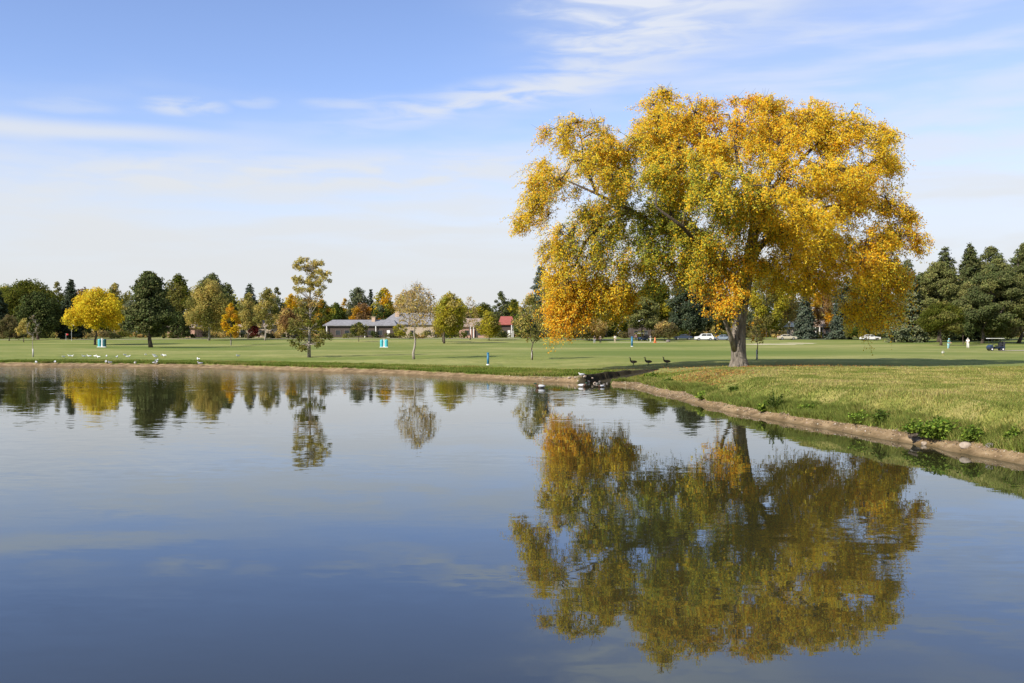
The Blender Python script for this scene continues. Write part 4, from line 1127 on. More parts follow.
# ------------------------------------------------------------------ cars
TYRE = pmat('tyre_rubber', (0.02, 0.02, 0.02), 0.8); RIM = pmat('alloy', (0.5, 0.5, 0.5), 0.3, 0.05, 2, 0.9); LAMP = pmat('lamp_glass', (0.7, 0.7, 0.65), 0.15); TAIL = pmat('red_lamp', (0.4, 0.02, 0.02), 0.2)
def car(label, px, d, paint, kind='suv', flip=False):
    b = at_d(px, d); root = tag(empty('parked_car', b, PI if flip else 0), label, 'car', 'cars parked behind the trees')
    W_ = 1.82; L = 4.6
    if kind == 'suv':
        low = [(-2.3, 0.32), (-2.32, 0.72), (-2.2, 0.98), (-1.15, 1.08), (2.1, 1.08), (2.28, 0.95), (2.3, 0.34)]
        cab = [(-1.15, 1.04), (-0.55, 1.66), (0.4, 1.72), (1.75, 1.68), (2.12, 1.04)]
    else:
        low = [(-2.3, 0.30), (-2.32, 0.6), (-2.15, 0.82), (-1.1, 0.92), (1.5, 0.95), (2.2, 0.92), (2.3, 0.75), (2.3, 0.32)]
        cab = [(-1.1, 0.88), (-0.35, 1.38), (0.7, 1.43), (1.75, 0.91)]
    MB().prism(low, -W_ / 2, W_ / 2).prism(cab, -W_ / 2 + 0.13, W_ / 2 - 0.13).build('body', paint, root, bevel=0.05)
    cx = sum(p[0] for p in cab) / len(cab); cz = cab[0][1] + 0.04; top = max(p[1] for p in cab)
    for sy in (-1, 1):
        m = MB(); h = top - cz - 0.14
        for x0, x1 in ((cab[0][0] + 0.35, cx - 0.06), (cx + 0.06, cab[-1][0] - 0.38)):
            m.prism([(x0, cz + 0.05), (x0 + (0.28 if x0 < cx - 0.3 else 0), cz + h), (x1 - (0.15 if x1 > cx else 0), cz + h), (x1, cz + 0.05)], sy * (W_ / 2 - 0.12) - 0.012, sy * (W_ / 2 - 0.12) + 0.012)
        m.build('window', GLASS, root)
    for wx in (-1.42, 1.42):
        for sy in (-1, 1):
            wh = empty('wheel', (wx, sy * (W_ / 2 - 0.10), 0.34)); wh.parent = root
            MB().tube([(0, -0.11, 0), (0, 0.11, 0)], 0.34, 18).build('tyre', TYRE, wh)
            MB().tube([(0, -0.118, 0), (0, 0.118, 0)], 0.21, 12).build('rim', RIM, wh)
    for sy in (-1, 1):
        MB().box((-2.29, sy * 0.62, 0.72), (0.08, 0.36, 0.14)).build('headlight', LAMP, root)
        MB().box((2.28, sy * 0.66, 0.80), (0.07, 0.26, 0.16)).build('tail_light', TAIL, root)
P_WHITE = pmat('white_car_paint', (0.72, 0.72, 0.72), 0.3, 0.03, 1, 0, 0.5, coat=0.5); P_BLUE = pmat('navy_car_paint', (0.03, 0.045, 0.08), 0.3, 0.05, coat=0.5)
P_SILV = pmat('silver_blue_car_paint', (0.30, 0.36, 0.44), 0.3, 0.05, 1, 0.4, coat=0.5); P_CREAM = pmat('cream_car_paint', (0.46, 0.41, 0.31), 0.35, 0.05, coat=0.4)
car('white sport utility car parked left of the golden tree trunk', 704, 246, P_WHITE)
car('silver blue car half hidden by the golden tree trunk', 722, 248, P_SILV, 'sedan')
car('dark navy car in the shade left of the white car', 683, 252, P_BLUE, 'sedan')
car('cream coloured car parked right of the golden tree trunk', 787, 250, P_CREAM, 'sedan', True)
car('small white car below the hanging right branches', 870, 242, P_WHITE, 'sedan', True)

# ------------------------------------------------------------------ golf carts
C_WHITE = pmat('white_canopy', (0.78, 0.77, 0.70), 0.45, 0.04); C_NAVY = pmat('navy_plastic', (0.025, 0.04, 0.075), 0.35, 0.1); C_BLACK = pmat('black_vinyl', (0.025, 0.025, 0.028), 0.5); C_BLUE = pmat('blue_bag', (0.10, 0.25, 0.5), 0.6)
def golf_cart(label, base, rz=0.0):
    root = tag(empty('golf_cart', base, rz), label, 'golf cart')
    MB().prism([(-1.2, 0.28), (-1.25, 0.55), (-1.05, 0.85), (-0.72, 0.92), (-0.62, 0.36), (0.15, 0.34), (0.18, 0.62), (1.1, 0.66), (1.18, 0.34)], -0.58, 0.58).build('body', C_NAVY, root, bevel=0.04)
    MB().prism([(-1.28, 1.86), (-1.2, 1.92), (0.95, 1.92), (1.03, 1.86)], -0.62, 0.62).build('roof', C_WHITE, root, bevel=0.02)
    s = MB().box((0.3, 0, 0.74), (0.55, 1.05, 0.16)).build('seat', C_BLACK, root, bevel=0.04)
    MB().box((0.62, 0, 1.02), (0.14, 1.05, 0.46)).build('backrest', C_BLACK, root, bevel=0.04)
    for x0, x1 in ((-0.80, -0.92), (0.80, 0.86)):
        for sy in (-1, 1): MB().tube([(x0, sy * 0.55, 0.7), (x1, sy * 0.55, 1.88)], 0.025, 8).build('post', C_BLACK, root)
    MB().tube([(-0.72, -0.28, 0.86), (-0.42, -0.28, 1.08)], 0.022, 8).tube([(-0.42 + 0.13 * math.cos(a) * 0.6, -0.28 + 0.17 * math.sin(a), 1.08 + 0.13 * math.cos(a)) for a in np.linspace(0, 2 * PI, 15)], 0.016, 6, cap=False).build('steering_wheel', C_BLACK, root)
    for sy in (-1, 1):
        m = MB(); m.tube([(1.05, sy * 0.28, 0.55), (1.18, sy * 0.28, 1.38)], [0.15, 0.17], 12)
        for q in range(4): m.tube([(1.17 + q * 0.03 - 0.05, sy * 0.28 + q * 0.05 - 0.07, 1.35), (1.21 + q * 0.03 - 0.05, sy * 0.28 + q * 0.05 - 0.07, 1.55)], [0.012, 0.03], 6)
        m.build('golf_bag', C_BLACK, root)
    for x in (-0.85, 0.82):
        for sy in (-1, 1):
            wh = empty('wheel', (x, sy * 0.5, 0.24)); wh.parent = root
            MB().tube([(0, -0.1, 0), (0, 0.1, 0)], 0.24, 16).build('tyre', TYRE, wh)
            MB().tube([(0, -0.106, 0), (0, 0.106, 0)], 0.12, 10).build('rim', WHITE, wh)
    return root
golf_cart('white roofed golf cart parked on the right fairway', at(996, 350.8))
golf_cart('dark golf cart standing under the layered pine', at_d(643, 244), 0.5)

# ------------------------------------------------------------------ people
SKIN = pmat('skin', (0.48, 0.29, 0.20), 0.55, 0.08)
def cloth(n, c): return pmat(n, c, 0.85, 0.12, 8)
def person(label, base, rz, shirt, trousers, hair, lean=0.0, arm=0.35, hat=None):
    root = tag(empty('person', base, rz), label, 'person', 'people on the golf course')
    # joints: faces -y
    P = {'pel': (0, 0, 0.95), 'sp': (0, -0.01 - lean * 0.2, 1.12), 'ch': (0, -lean * 0.5, 1.34), 'nk': (0, -lean * 0.7, 1.50), 'hd': (0, -0.02 - lean * 0.8, 1.60), 'tp': (0, -0.01 - lean * 0.85, 1.70), 'ns': (0, -0.125 - lean * 0.8, 1.60)}
    pts, rad, ed, ix = [], [], [], {}
    def add(k, p, r, par=None):
        ix[k] = len(pts); pts.append(p); rad.append(r)
        if par: ed.append((ix[par], ix[k]))
    add('pel', P['pel'], (0.15, 0.11)); add('sp', P['sp'], (0.135, 0.10), 'pel'); add('ch', P['ch'], (0.17, 0.12), 'sp'); add('nk', P['nk'], 0.055, 'ch'); add('hd', P['hd'], (0.085, 0.10), 'nk'); add('tp', P['tp'], (0.07, 0.085), 'hd'); add('nose', P['ns'], 0.016, 'hd')
    for s, q in ((-1, 'l'), (1, 'r')):
        add(q + 'sh', (s * 0.19, P['ch'][1], 1.42), 0.062, 'ch'); add(q + 'el', (s * (0.26), P['ch'][1] - arm * 0.12, 1.15), 0.046, q + 'sh'); add(q + 'wr', (s * 0.22, P['ch'][1] - arm * 0.7, 0.95 + arm * 0.2), 0.030, q + 'el')
        hx, hy, hz = pts[ix[q + 'wr']]
        add(q + 'pm', (hx, hy - 0.03, hz - 0.07), (0.035, 0.018), q + 'wr')
        for f, (dx, L) in enumerate(((-0.028, 0.07), (-0.010, 0.085), (0.010, 0.08), (0.028, 0.062))):
            add(q + 'f%d' % f, (hx + dx, hy - 0.05, hz - 0.11), 0.009, q + 'pm'); add(q + 'g%d' % f, (hx + dx, hy - 0.045, hz - 0.11 - L * 0.6), 0.008, q + 'f%d' % f)
        add(q + 'th', (hx - s * 0.04, hy - 0.06, hz - 0.085), 0.010, q + 'pm')
        add(q + 'hp', (s * 0.10, 0.0, 0.88), 0.095, 'pel'); add(q + 'kn', (s * 0.12, -0.02, 0.50), 0.062, q + 'hp'); add(q + 'an', (s * 0.13, 0.02, 0.10), 0.042, q + 'kn'); add(q + 'ft', (s * 0.15, -0.14, 0.04), 0.036, q + 'an')
    link('body', skin_mesh('body', pts, ed, rad, SKIN, 2), root)
    def sub(name, keys, grow_, mat, subl=2):
        id_ = {k: i for i, k in enumerate(keys)}
        e2 = [(id_[a], id_[b]) for a, b in [(ka, kb) for ka in keys for kb in keys if (ix[ka], ix[kb]) in ed]]
        r2 = [tuple(x + grow_ for x in rad[ix[k]]) if isinstance(rad[ix[k]], tuple) else rad[ix[k]] + grow_ for k in keys]
        link(name, skin_mesh(name, [pts[ix[k]] for k in keys], e2, r2, mat, subl), root)
    sub('shirt', ['pel', 'sp', 'ch', 'lsh', 'lel', 'rsh', 'rel'], 0.022, shirt)
    sub('trousers', ['pel', 'lhp', 'lkn', 'lan', 'rhp', 'rkn', 'ran'], 0.024, trousers)
    hx, hy, hz = P['hd']
    m = MB().ball((hx, hy + 0.012, hz + 0.05), 0.118, 12, 8, (0.92, 1.05, 0.85))
    if hat: m.tube([(hx, hy - 0.02, hz + 0.055), (hx, hy - 0.02, hz + 0.07)], [0.17, 0.15], 14)
    m.build('cap' if hat else 'hair', hat or hair, root, True)
    m = MB()
    for s in (-1, 1): m.ball((hx + s * 0.034, hy - 0.098, hz + 0.012), 0.011, 8, 6)
    m.build('eyes', C_BLACK, root, True)
HAIR = pmat('dark_hair', (0.05, 0.035, 0.025), 0.7); TEAL = cloth('teal_cloth', (0.18, 0.52, 0.50)); LTEAL = cloth('pale_teal_cloth', (0.35, 0.60, 0.62)); WCL = cloth('white_cloth', (0.72, 0.70, 0.64)); BLK = cloth('black_cloth', (0.03, 0.03, 0.035)); GRY = cloth('grey_cloth', (0.38, 0.38, 0.38)); KHA = cloth('khaki_cloth', (0.45, 0.38, 0.26)); ORG = cloth('orange_cloth', (0.62, 0.22, 0.10)); PUR = cloth('plum_cloth', (0.12, 0.07, 0.09))
person('person in a teal shirt and pale teal trousers by the olive low pine', at(948.5, 349.3), 0.6, TEAL, LTEAL, HAIR, 0.1, 0.5, LTEAL)
person('person dressed all in white between the teal person and the golf cart', at(968, 348.3), -0.8, WCL, WCL, HAIR, 0.05, 0.5, WCL)
person('person in a black top and grey trousers below the orange branches', at_d(594.5, 218), 0.4, BLK, GRY, HAIR)
person('person dressed all in black beside the one in grey trousers', at_d(600.5, 219), -0.6, BLK, BLK, HAIR, 0.15)
person('person in white top and khaki trousers below the hanging yellow branches', at_d(615, 222), 0.2, WCL, KHA, HAIR)
person('person in a grey top and white trousers beside the tan dome shrub', at_d(650.5, 226), 0.9, GRY, WCL, HAIR)
person('person in plum top beside the dark golf cart', at_d(636, 243), -0.3, PUR, BLK, HAIR)

# ------------------------------------------------------------------ course furniture
TEALP = pmat('teal_plastic', (0.08, 0.42, 0.46), 0.45, 0.06); DTEAL = pmat('dark_teal_plastic', (0.02, 0.09, 0.10), 0.45); BLUEP = pmat('blue_post_paint', (0.03, 0.15, 0.26), 0.5, 0.1); REDF = pmat('red_flag_cloth', (0.55, 0.05, 0.05), 0.8); ORP = pmat('orange_plastic', (0.75, 0.22, 0.08), 0.5)
def tee_stand(label, base, rz=0.0, order=(0, 1, 2)):
    root = tag(empty('tee_stand', base, rz), label, 'tee stand', 'tee stands on the fairway')
    mats = [TEALP, WHITE, DTEAL]
    names = ['barrel', 'centre_post', 'barrel']
    for i, (x, r_) in enumerate(((-0.42, 0.30), (0, 0.12), (0.42, 0.30))):
        mt = mats[order[i]]
        if i == 1:
            MB().box((0, 0, 0.75), (0.20, 0.2, 1.5)).box((0, 0, 1.53), (0.26, 0.26, 0.06)).build('centre_post', mt, root, bevel=0.01)
        else:
            bb = MB().tube([(x, 0, 0.12), (x, 0, 0.16), (x, 0, 1.22), (x, 0, 1.26)], [r_ * 0.86, r_ * 0.92, r_, r_], 18).build('barrel', mt, root)
            MB().tube([(x, 0, 1.26), (x, 0, 1.36), (x, 0, 1.44)], [r_ * 1.05, r_ * 0.9, r_ * 0.25], 18).build('lid', mt, bb)
    MB().box((0, 0, 0.06), (1.5, 0.7, 0.11)).build('base', WHITE, root, bevel=0.02)
tee_stand('teal and white tee stand with a dark barrel below the round yellow tree', at(102, 347.3))
tee_stand('teal and white tee stand in front of the long grey roofed house', at(384, 347.5), 0, (0, 1, 0))
def post(label, base, h, r_):
    root = tag(empty('marker_post', base), label, 'marker post', 'blue marker posts on the course')
    MB().tube([(0, 0, -0.1), (0, 0, h * 0.93)], [r_, r_], 14).build('shaft', BLUEP, root, True)
    MB().tube([(0, 0, h * 0.93), (0, 0, h * 0.97), (0, 0, h)], [r_ * 1.2, r_ * 1.15, r_ * 0.4], 14).build('cap', BLUEP, root)
    MB().tube([(0, 0, -0.05), (0, 0, 0.08)], [r_ * 1.5, r_ * 1.3], 14).build('base', WHITE, root)
pb = at(488, 365)
post('blue marker post in the grass close to the far sandy shore', pb, 12.5 * pb.y / FX, 0.11)
pb = at(632, 346.5)
post('blue marker post beside the sand bunker under the golden crown', pb, 10 * pb.y / FX, 0.18)
def flag(label, base, h, mat, name='flagstick', w=0.55):
    root = tag(empty(name, base), label, 'flagstick')
    MB().tube([(0, 0, -0.1), (0, 0, h)], [0.03, 0.022], 8).ball((0, 0, h + 0.03), 0.045, 8, 6).build('pole', WHITE, root)
    m = MB(); n = 7
    for i in range(n + 1):
        x = w * i / n; y = 0.05 * math.sin(i * 1.1)
        for s in (-0.008, 0.008):
            m.v += [(x, y + s, h - 0.42 + 0.04 * i / n), (x, y + s, h - 0.02 - 0.05 * i / n)]
    for i in range(n):
        a, b_ = i * 4, (i + 1) * 4
        m.f += [[a, b_, b_ + 1, a + 1], [a + 2, a + 3, b_ + 3, b_ + 2], [a + 1, b_ + 1, b_ + 3, a + 3], [a, a + 2, b_ + 2, b_]]
    m.f += [[0, 1, 3, 2], [n * 4, n * 4 + 2, n * 4 + 3, n * 4 + 1]]
    m.build('flag', mat, root)
fb = at(66, 340.5); flag('thin flagstick with a small red flag left of the yellow tree', fb, 7 * fb.y / FX, REDF)
fb = at_d(71.5, 236); flag('tall white pole with a pale flag against the dark spruce', fb, 17 * fb.y / FX, WHITE, w=0.7)
fb = at_d(655, 222)
root = tag(empty('traffic_cone', fb), 'orange cone on the grass beside the sand bunker', 'cone')
MB().tube([(0, 0, 0.05), (0, 0, 1.25)], [0.32, 0.06], 16).build('cone_body', ORP, root, True); MB().box((0, 0, 0.03), (0.75, 0.75, 0.06)).build('base', ORP, root, bevel=0.01)

# ------------------------------------------------------------------ birds
def obj_mat(name, fn, rough=0.8):
    m, N, out = new_mat(name); p = N.n('ShaderNodeBsdfPrincipled'); O = N.n('ShaderNodeTexCoord').outputs['Object']
    s_ = N.n('ShaderNodeSeparateXYZ'); N.put(s_.inputs[0], O)
    N.put(p.inputs['Base Color'], fn(N, s_.outputs, O)); p.inputs['Roughness'].default_value = rough; p.inputs['Specular IOR Level'].default_value = 0.2
    N.put(out.inputs[0], p.outputs[0]); return m
def goose_col(N, xyz, O):
    nz = N.noise(O, 22, 3).outputs[0]
    body = N.ramp(nz, [(0.35, (0.045, 0.034, 0.024)), (0.7, (0.10, 0.078, 0.055))])
    body = N.mix(N.m('SUBTRACT', 1.0, N.step(N.m('ADD', xyz[2], N.m('MULTIPLY', xyz[0], 0.2)), 0.26, 0.34)), body, (0.24, 0.21, 0.17))
    neck = N.step(N.m('SUBTRACT', xyz[2], N.m('MULTIPLY', xyz[0], 0.35)), 0.53, 0.57)
    c = N.mix(neck, body, (0.008, 0.008, 0.009))
    chin = N.m('MULTIPLY', N.step(xyz[2], 0.795, 0.81), N.m('SUBTRACT', 1.0, N.step(xyz[2], 0.845, 0.86)))
    chin = N.m('MULTIPLY', chin, N.m('MULTIPLY', N.step(xyz[0], -0.36, -0.345), N.m('SUBTRACT', 1.0, N.step(xyz[0], -0.315, -0.30))))
    c = N.mix(chin, c, (0.65, 0.62, 0.58))
    return N.mix(N.m('SUBTRACT', 1.0, N.step(xyz[2], 0.14, 0.18)), c, (0.02, 0.02, 0.02))
GOOSE = obj_mat('dark_goose_plumage', goose_col)
def goose(label, base, rz, up=True, s=0.85):
    root = tag(empty('goose', base, rz), label, 'goose', 'dark geese standing by the ditch'); root.scale = (s, s, s)
    pts = [(0.05, 0, 0.40), (-0.16, 0, 0.42), (-0.25, 0, 0.50), (-0.285, 0, 0.62), (-0.28, 0, 0.74), (-0.30, 0, 0.83), (-0.36, 0, 0.825), (-0.43, 0, 0.81), (0.25, 0, 0.385), (0.42, 0, 0.36),
           (0.04, 0.07, 0.28), (0.05, 0.08, 0.12), (0.04, 0.08, 0.02), (-0.06, 0.09, 0.012), (0.04, -0.07, 0.28), (0.05, -0.08, 0.12), (0.04, -0.08, 0.02), (-0.06, -0.09, 0.012)]
    ed = [(0, 1), (1, 2), (2, 3), (3, 4), (4, 5), (5, 6), (6, 7), (0, 8), (8, 9), (0, 10), (10, 11), (11, 12), (12, 13), (0, 14), (14, 15), (15, 16), (16, 17)]
    rd = [(0.17, 0.17), (0.14, 0.14), 0.085, 0.058, 0.048, 0.058, 0.038, 0.016, (0.13, 0.12), (0.04, 0.025), 0.04, 0.018, 0.016, 0.022, 0.04, 0.018, 0.016, 0.022]
    link('body', skin_mesh('body', pts, ed, rd, GOOSE, 2), root)
    for sy in (-1, 1):
        w = MB().ball((0, 0, 0), 1.0, 12, 8, (0.27, 0.035, 0.115)); o_ = w.build('wing', GOOSE_W, root, True); o_.location = (0.12, sy * 0.145, 0.42); o_.rotation_euler = (0, R(6), 0)
GOOSE_W = pmat('goose_wing_feathers', (0.060, 0.047, 0.035), 0.8, 0.35, 14)
goose('dark goose with raised neck standing nearest the mouth of the ditch', at(633, 365.8) , 0.25)
goose('middle of the three dark geese at the far end of the ditch, neck up', at(648, 365.6), -0.25)
goose('dark goose closest to the golden tree trunk beyond the ditch', at(666.5, 365.3), 0.05)

GULL_B = obj_mat('white_gull_plumage', lambda N, xyz, O: N.mix(N.m('SUBTRACT', 1.0, N.step(xyz[2], 0.09, 0.11)), N.mix(N.step(xyz[0], -0.21, -0.20), (0.50, 0.36, 0.08), (0.74, 0.74, 0.72)), (0.45, 0.34, 0.10)))
GULL_W = pmat('grey_gull_wing', (0.62, 0.63, 0.64), 0.8, 0.1, 12)
def make_gull():
    root = empty('gull', (0, 0, 0))
    pts = [(0.02, 0, 0.19), (-0.09, 0, 0.215), (-0.125, 0, 0.265), (-0.15, 0, 0.30), (-0.19, 0, 0.298), (-0.235, 0, 0.290), (0.12, 0, 0.185), (0.24, 0, 0.18), (0.02, 0.035, 0.12), (0.03, 0.04, 0.06), (0.02, 0.04, 0.01), (-0.03, 0.045, 0.008), (0.02, -0.035, 0.12), (0.03, -0.04, 0.06), (0.02, -0.04, 0.01), (-0.03, -0.045, 0.008)]
    ed = [(0, 1), (1, 2), (2, 3), (3, 4), (4, 5), (0, 6), (6, 7), (0, 8), (8, 9), (9, 10), (10, 11), (0, 12), (12, 13), (13, 14), (14, 15)]
    rd = [(0.075, 0.07), 0.062, 0.042, 0.042, 0.026, 0.008, (0.05, 0.045), 0.014, 0.02, 0.009, 0.008, 0.010, 0.02, 0.009, 0.008, 0.010]
    link('body', skin_mesh('body', pts, ed, rd, GULL_B, 2), root)
    for sy in (-1, 1):
        o_ = MB().ball((0, 0, 0), 1.0, 10, 6, (0.17, 0.02, 0.05)).build('wing', GULL_W, root, True); o_.location = (0.08, sy * 0.07, 0.215)
    return root
gull0 = make_gull(); used = [False]
def gull(label, px, row, rz, group, s=1.25):
    g_ = gull0 if not used[0] else copy_tree(gull0)
    used[0] = True
    g_.location = at(px, row); g_.rotation_euler = (0, 0, rz); g_.scale = (s, s, s)
    tag(g_, label, 'gull', group)
rg = random.Random(4)
lab = 'small white gull standing on the grass above the far left bank'
for px, row in ((63, 358.8), (69.5, 358), (72.5, 358), (83.5, 358.3), (89, 358.2), (95.5, 358.2), (98, 358.9), (106.5, 358.3), (117, 358.9), (124.5, 356.8), (128.5, 358.6), (145.5, 356.6), (153.5, 357.2), (155, 358.6), (162, 357.4), (164, 357.5)):
    gull(lab, px, row, rg.uniform(0, 6.28), 'gulls on the grass')
lab = 'small white gull standing on the sandy rim at the far left'
for px, row in ((36, 364.6), (55, 364.4), (106, 364.2), (109.5, 364.8), (135, 365.3), (155.5, 365.2), (157, 362.8), (198, 361.2)):
    gull(lab, px, row, rg.uniform(0, 6.28), 'gulls on the sandy rim', 1.25)
gull('larger white gull at the waterline below the pale trunked tree', 199.5, 366.0, 0.9, None, 1.35)
gull('lone white gull on the grass below the golden flame shaped tree', 237.5, 358, 1.2, None, 1.35)
gull('lone white gull on the mown grass below the person in teal', 943, 355.5, 1.2, None, 1.7)
gull('white gull standing among the stones left of the ditch mouth', 581, 379.3, 0.4, None, 1.0)

DUCK = obj_mat('duck_plumage', lambda N, xyz, O: N.mix(N.step(xyz[2], 0.19, 0.21), N.mix(N.step(xyz[0], -0.10, -0.05), (0.10, 0.06, 0.04), N.mix(N.step(N.noise(O, 9, 2).outputs[0], 0.40, 0.55), (0.60, 0.58, 0.54), (0.20, 0.17, 0.14))), (0.02, 0.06, 0.035)))
def duck(label, px, row, rz, s=1.0):
    b = at(px, row); b.z = 0.0
    root = tag(empty('duck', b, rz), label, 'duck', 'ducks on the water near the ditch'); root.scale = (s, s, s)
    pts = [(0.02, 0, 0.05), (-0.14, 0, 0.07), (-0.19, 0, 0.15), (-0.21, 0, 0.23), (-0.26, 0, 0.225), (-0.32, 0, 0.215), (0.18, 0, 0.06), (0.28, 0, 0.10)]
    link('body', skin_mesh('body', pts, [(0, 1), (1, 2), (2, 3), (3, 4), (4, 5), (0, 6), (6, 7)], [(0.11, 0.09), 0.09, 0.05, 0.055, 0.03, 0.018, (0.07, 0.06), 0.02], DUCK, 2), root)
    for sy in (-1, 1):
        o_ = MB().ball((0, 0, 0), 1.0, 10, 6, (0.17, 0.03, 0.06)).build('wing', GULL_W, root, True); o_.location = (0.06, sy * 0.095, 0.10)
duck('duck with a white flank swimming left of the spreading ripples', 540, 388, 0.2, 1.25)
duck('duck swimming close to the stones at the ditch mouth', 582.5, 386.8, 2.6, 1.1)
duck('duck swimming in front of the dark ditch mouth', 601, 387.2, 0.5, 0.9)

# ------------------------------------------------------------------ stones and driftwood
STONE = pmat('pale_stone', (0.36, 0.29, 0.22), 0.9, 0.3, 6, bump=0.6); STONE_D = pmat('dark_stone', (0.16, 0.14, 0.12), 0.9, 0.3, 6, bump=0.6)
def stone(label, p, r_, mat, group=None, seed=0):
    rng = np.random.default_rng(seed)
    bm = bmesh.new(); bmesh.ops.create_icosphere(bm, subdivisions=3, radius=1.0)
    a = rng.normal(size=(5, 3))
    for v_ in bm.verts:
        q = np.array(v_.co); f = 1 + 0.13 * sum(math.sin(2.2 * float(q @ a[i]) + i) for i in range(5)) / 1.6
        v_.co = Vector((q[0] * f * r_, q[1] * f * r_ * 0.8, q[2] * f * r_ * 0.62))
    for f in bm.faces: f.smooth = True
    me = bpy.data.meshes.new('stone'); bm.to_mesh(me); bm.free(); me.materials.append(mat)
    o_ = link('stone', me); o_.location = (p.x, p.y, p.z + r_ * 0.25); o_.rotation_euler = (0, 0, rng.uniform(0, 6))
    tag(o_, label, 'stone', group)
lab = 'pale stone lying on the sandy rim left of the ditch mouth'
for i, (px, row, r_) in enumerate(((569, 379.3, 0.20), (575.5, 377.8, 0.16), (585, 381, 0.22), (588, 382.6, 0.26), (592, 380.3, 0.18), (578, 381.5, 0.14), (594.5, 383.6, 0.2))):
    stone(lab, at(px, row), r_ * 0.6, STONE, 'pale stones at the ditch mouth', i)
lab = 'dark stone half in the water at the mouth of the ditch'
for i, (px, row, r_) in enumerate(((597, 384.2, 0.34), (600, 382.2, 0.30), (604, 385, 0.32), (607, 383.8, 0.22), (585.5, 384.6, 0.22))):
    stone(lab, at(px, row), r_ * 0.36, STONE_D, 'dark stones at the ditch mouth', 20 + i)
stone('dark lump on the right end of the sand bunker under the golden crown', at_d(668, 232), 0.7, STONE_D, None, 40)
stone('grey stone on the sandy shore beside the driftwood', at(917, 441), 0.16, STONE_D, None, 41)
stone('small white stone on the shore below the leafy clump', at(924, 444.5), 0.10, STONE, None, 42)
stone('flat pale stone on the sand right of the driftwood', at(966, 447), 0.15, STONE, None, 43)
stone('brown stone on the sand near the right edge', at(990, 448), 0.12, STONE_D, None, 44)
dwp = at(928, 439)
rng = np.random.default_rng(9); m = MB()
m.tube([(-0.55, 0.05, 0.02), (-0.2, 0, 0.12), (0.2, -0.04, 0.10), (0.5, 0.0, 0.16)], [0.05, 0.055, 0.045, 0.02], 8)
m.tube([(0.0, -0.02, 0.10), (0.25, -0.2, 0.05), (0.45, -0.34, 0.0)], [0.035, 0.028, 0.012], 7)
m.tube([(-0.25, 0, 0.1), (-0.3, 0.1, 0.25), (-0.22, 0.16, 0.36)], [0.028, 0.02, 0.008], 7)
o_ = m.build('driftwood', BARK_D, None, True); o_.location = (dwp.x, dwp.y, dwp.z); tag(o_, 'dark branched driftwood lying under the leafy clump on the shore', 'driftwood')

# ------------------------------------------------------------------ weeds on the bank
WEED = leaf_mat('weed_leaf', 0.3)
PAL['weed'] = [((0.15, 0.22, 0.03), 4), ((0.20, 0.26, 0.04), 3), ((0.10, 0.16, 0.025), 3)]
PAL['weedd'] = [((0.09, 0.14, 0.025), 4), ((0.07, 0.11, 0.02), 3), ((0.13, 0.17, 0.03), 2)]
def weed(label, px, row, w_px, h_px, pal='weed', leaf=0.05, n=900, stems=14, spiky=False):
    b = at(px, row); k = b.y / FX; W_ = w_px * k / 2; H = h_px * k
    rng = np.random.default_rng(crc32(label.encode()) & 0xffffffff)
    root = tag(empty('weed_plant', b), label, 'plant', 'leafy weeds on the bank')
    mb = MB(); vs, cs = [], []
    for s in range(stems):
        a = rng.uniform(0, 2 * PI); q = math.sqrt(rng.uniform(0, 1)) * W_
        hh = H * rng.uniform(0.55, 1.0) * (1 - 0.45 * q / W_)
        p0 = Vector((math.cos(a) * q * 0.35, math.sin(a) * q * 0.35, -0.05)); p1 = Vector((math.cos(a) * q, math.sin(a) * q, hh)); pm = p0.lerp(p1, 0.5) + Vector((0, 0, 0.12 * hh))
        mb.tube([p0, pm, p1], [0.012, 0.010, 0.004], 4, cap=False)
        m = n // stems
        t = rng.uniform(0.12, 1.0, m)[:, None]
        ce = np.array(p0) * (1 - t) ** 2 + 2 * np.array(pm) * t * (1 - t) + np.array(p1) * t * t
        if spiky:
            d = unit(rng, m); d[:, 2] = np.abs(d[:, 2]) * 0.9 + 0.3
            L = leaf * 3.2 * rng.uniform(0.6, 1.2, m)[:, None] * (1.15 - t)
            side = np.cross(d, np.array([0, 0, 1.0])); side /= np.linalg.norm(side, axis=1, keepdims=True) + 1e-6
            tipp = ce + d * L; mid = ce + d * L * 0.5
            v_ = np.stack([ce, mid - side * leaf * 0.35, tipp - np.array([0, 0, 0.1]) * L, mid + side * leaf * 0.35], 1).reshape(-1, 3)
        else:
            pos = ce + rng.normal(size=(m, 3)) * np.array([0.09, 0.09, 0.06]) * (W_ / 0.5) ** 0.5
            nrm = unit(rng, m) * 0.7 + np.array([0, 0, 0.8])
            v_, _ = leaf_quads(rng, pos, nrm, leaf, 0.5)
        vs.append(v_); cs.append(np.repeat(jitter(rng, pick(rng, PAL[pal], m), 0.25), 4, 0))
    v_ = np.concatenate(vs); v_[:, 2] = np.maximum(v_[:, 2], 0.0)
    mb.build('stem', pmat('weed_stem', (0.12, 0.14, 0.04), 0.8), root, True)
    link('foliage', np_mesh('foliage', v_, np.arange(len(v_)).reshape(-1, 4), WEED, np.concatenate(cs)), root)
weed('tall spiky green weed with upright stems near the middle of the right bank', 776, 412, 22, 27, 'weedd', 0.075, 520, 12, True)
weed('pale broad leaved weed just left of the tall spiky weed', 765, 411.5, 16, 10, 'weed', 0.07, 420, 12)
weed('largest bright green leafy clump above the driftwood', 938, 439, 40, 24, 'weed', 0.06, 2300, 34)
weed('bright green clump right of the largest leafy clump', 972, 441, 22, 18, 'weed', 0.05, 800, 16)
weed('low yellow green clump left of the largest leafy clump', 914, 433, 22, 13, 'weed', 0.05, 800, 16)
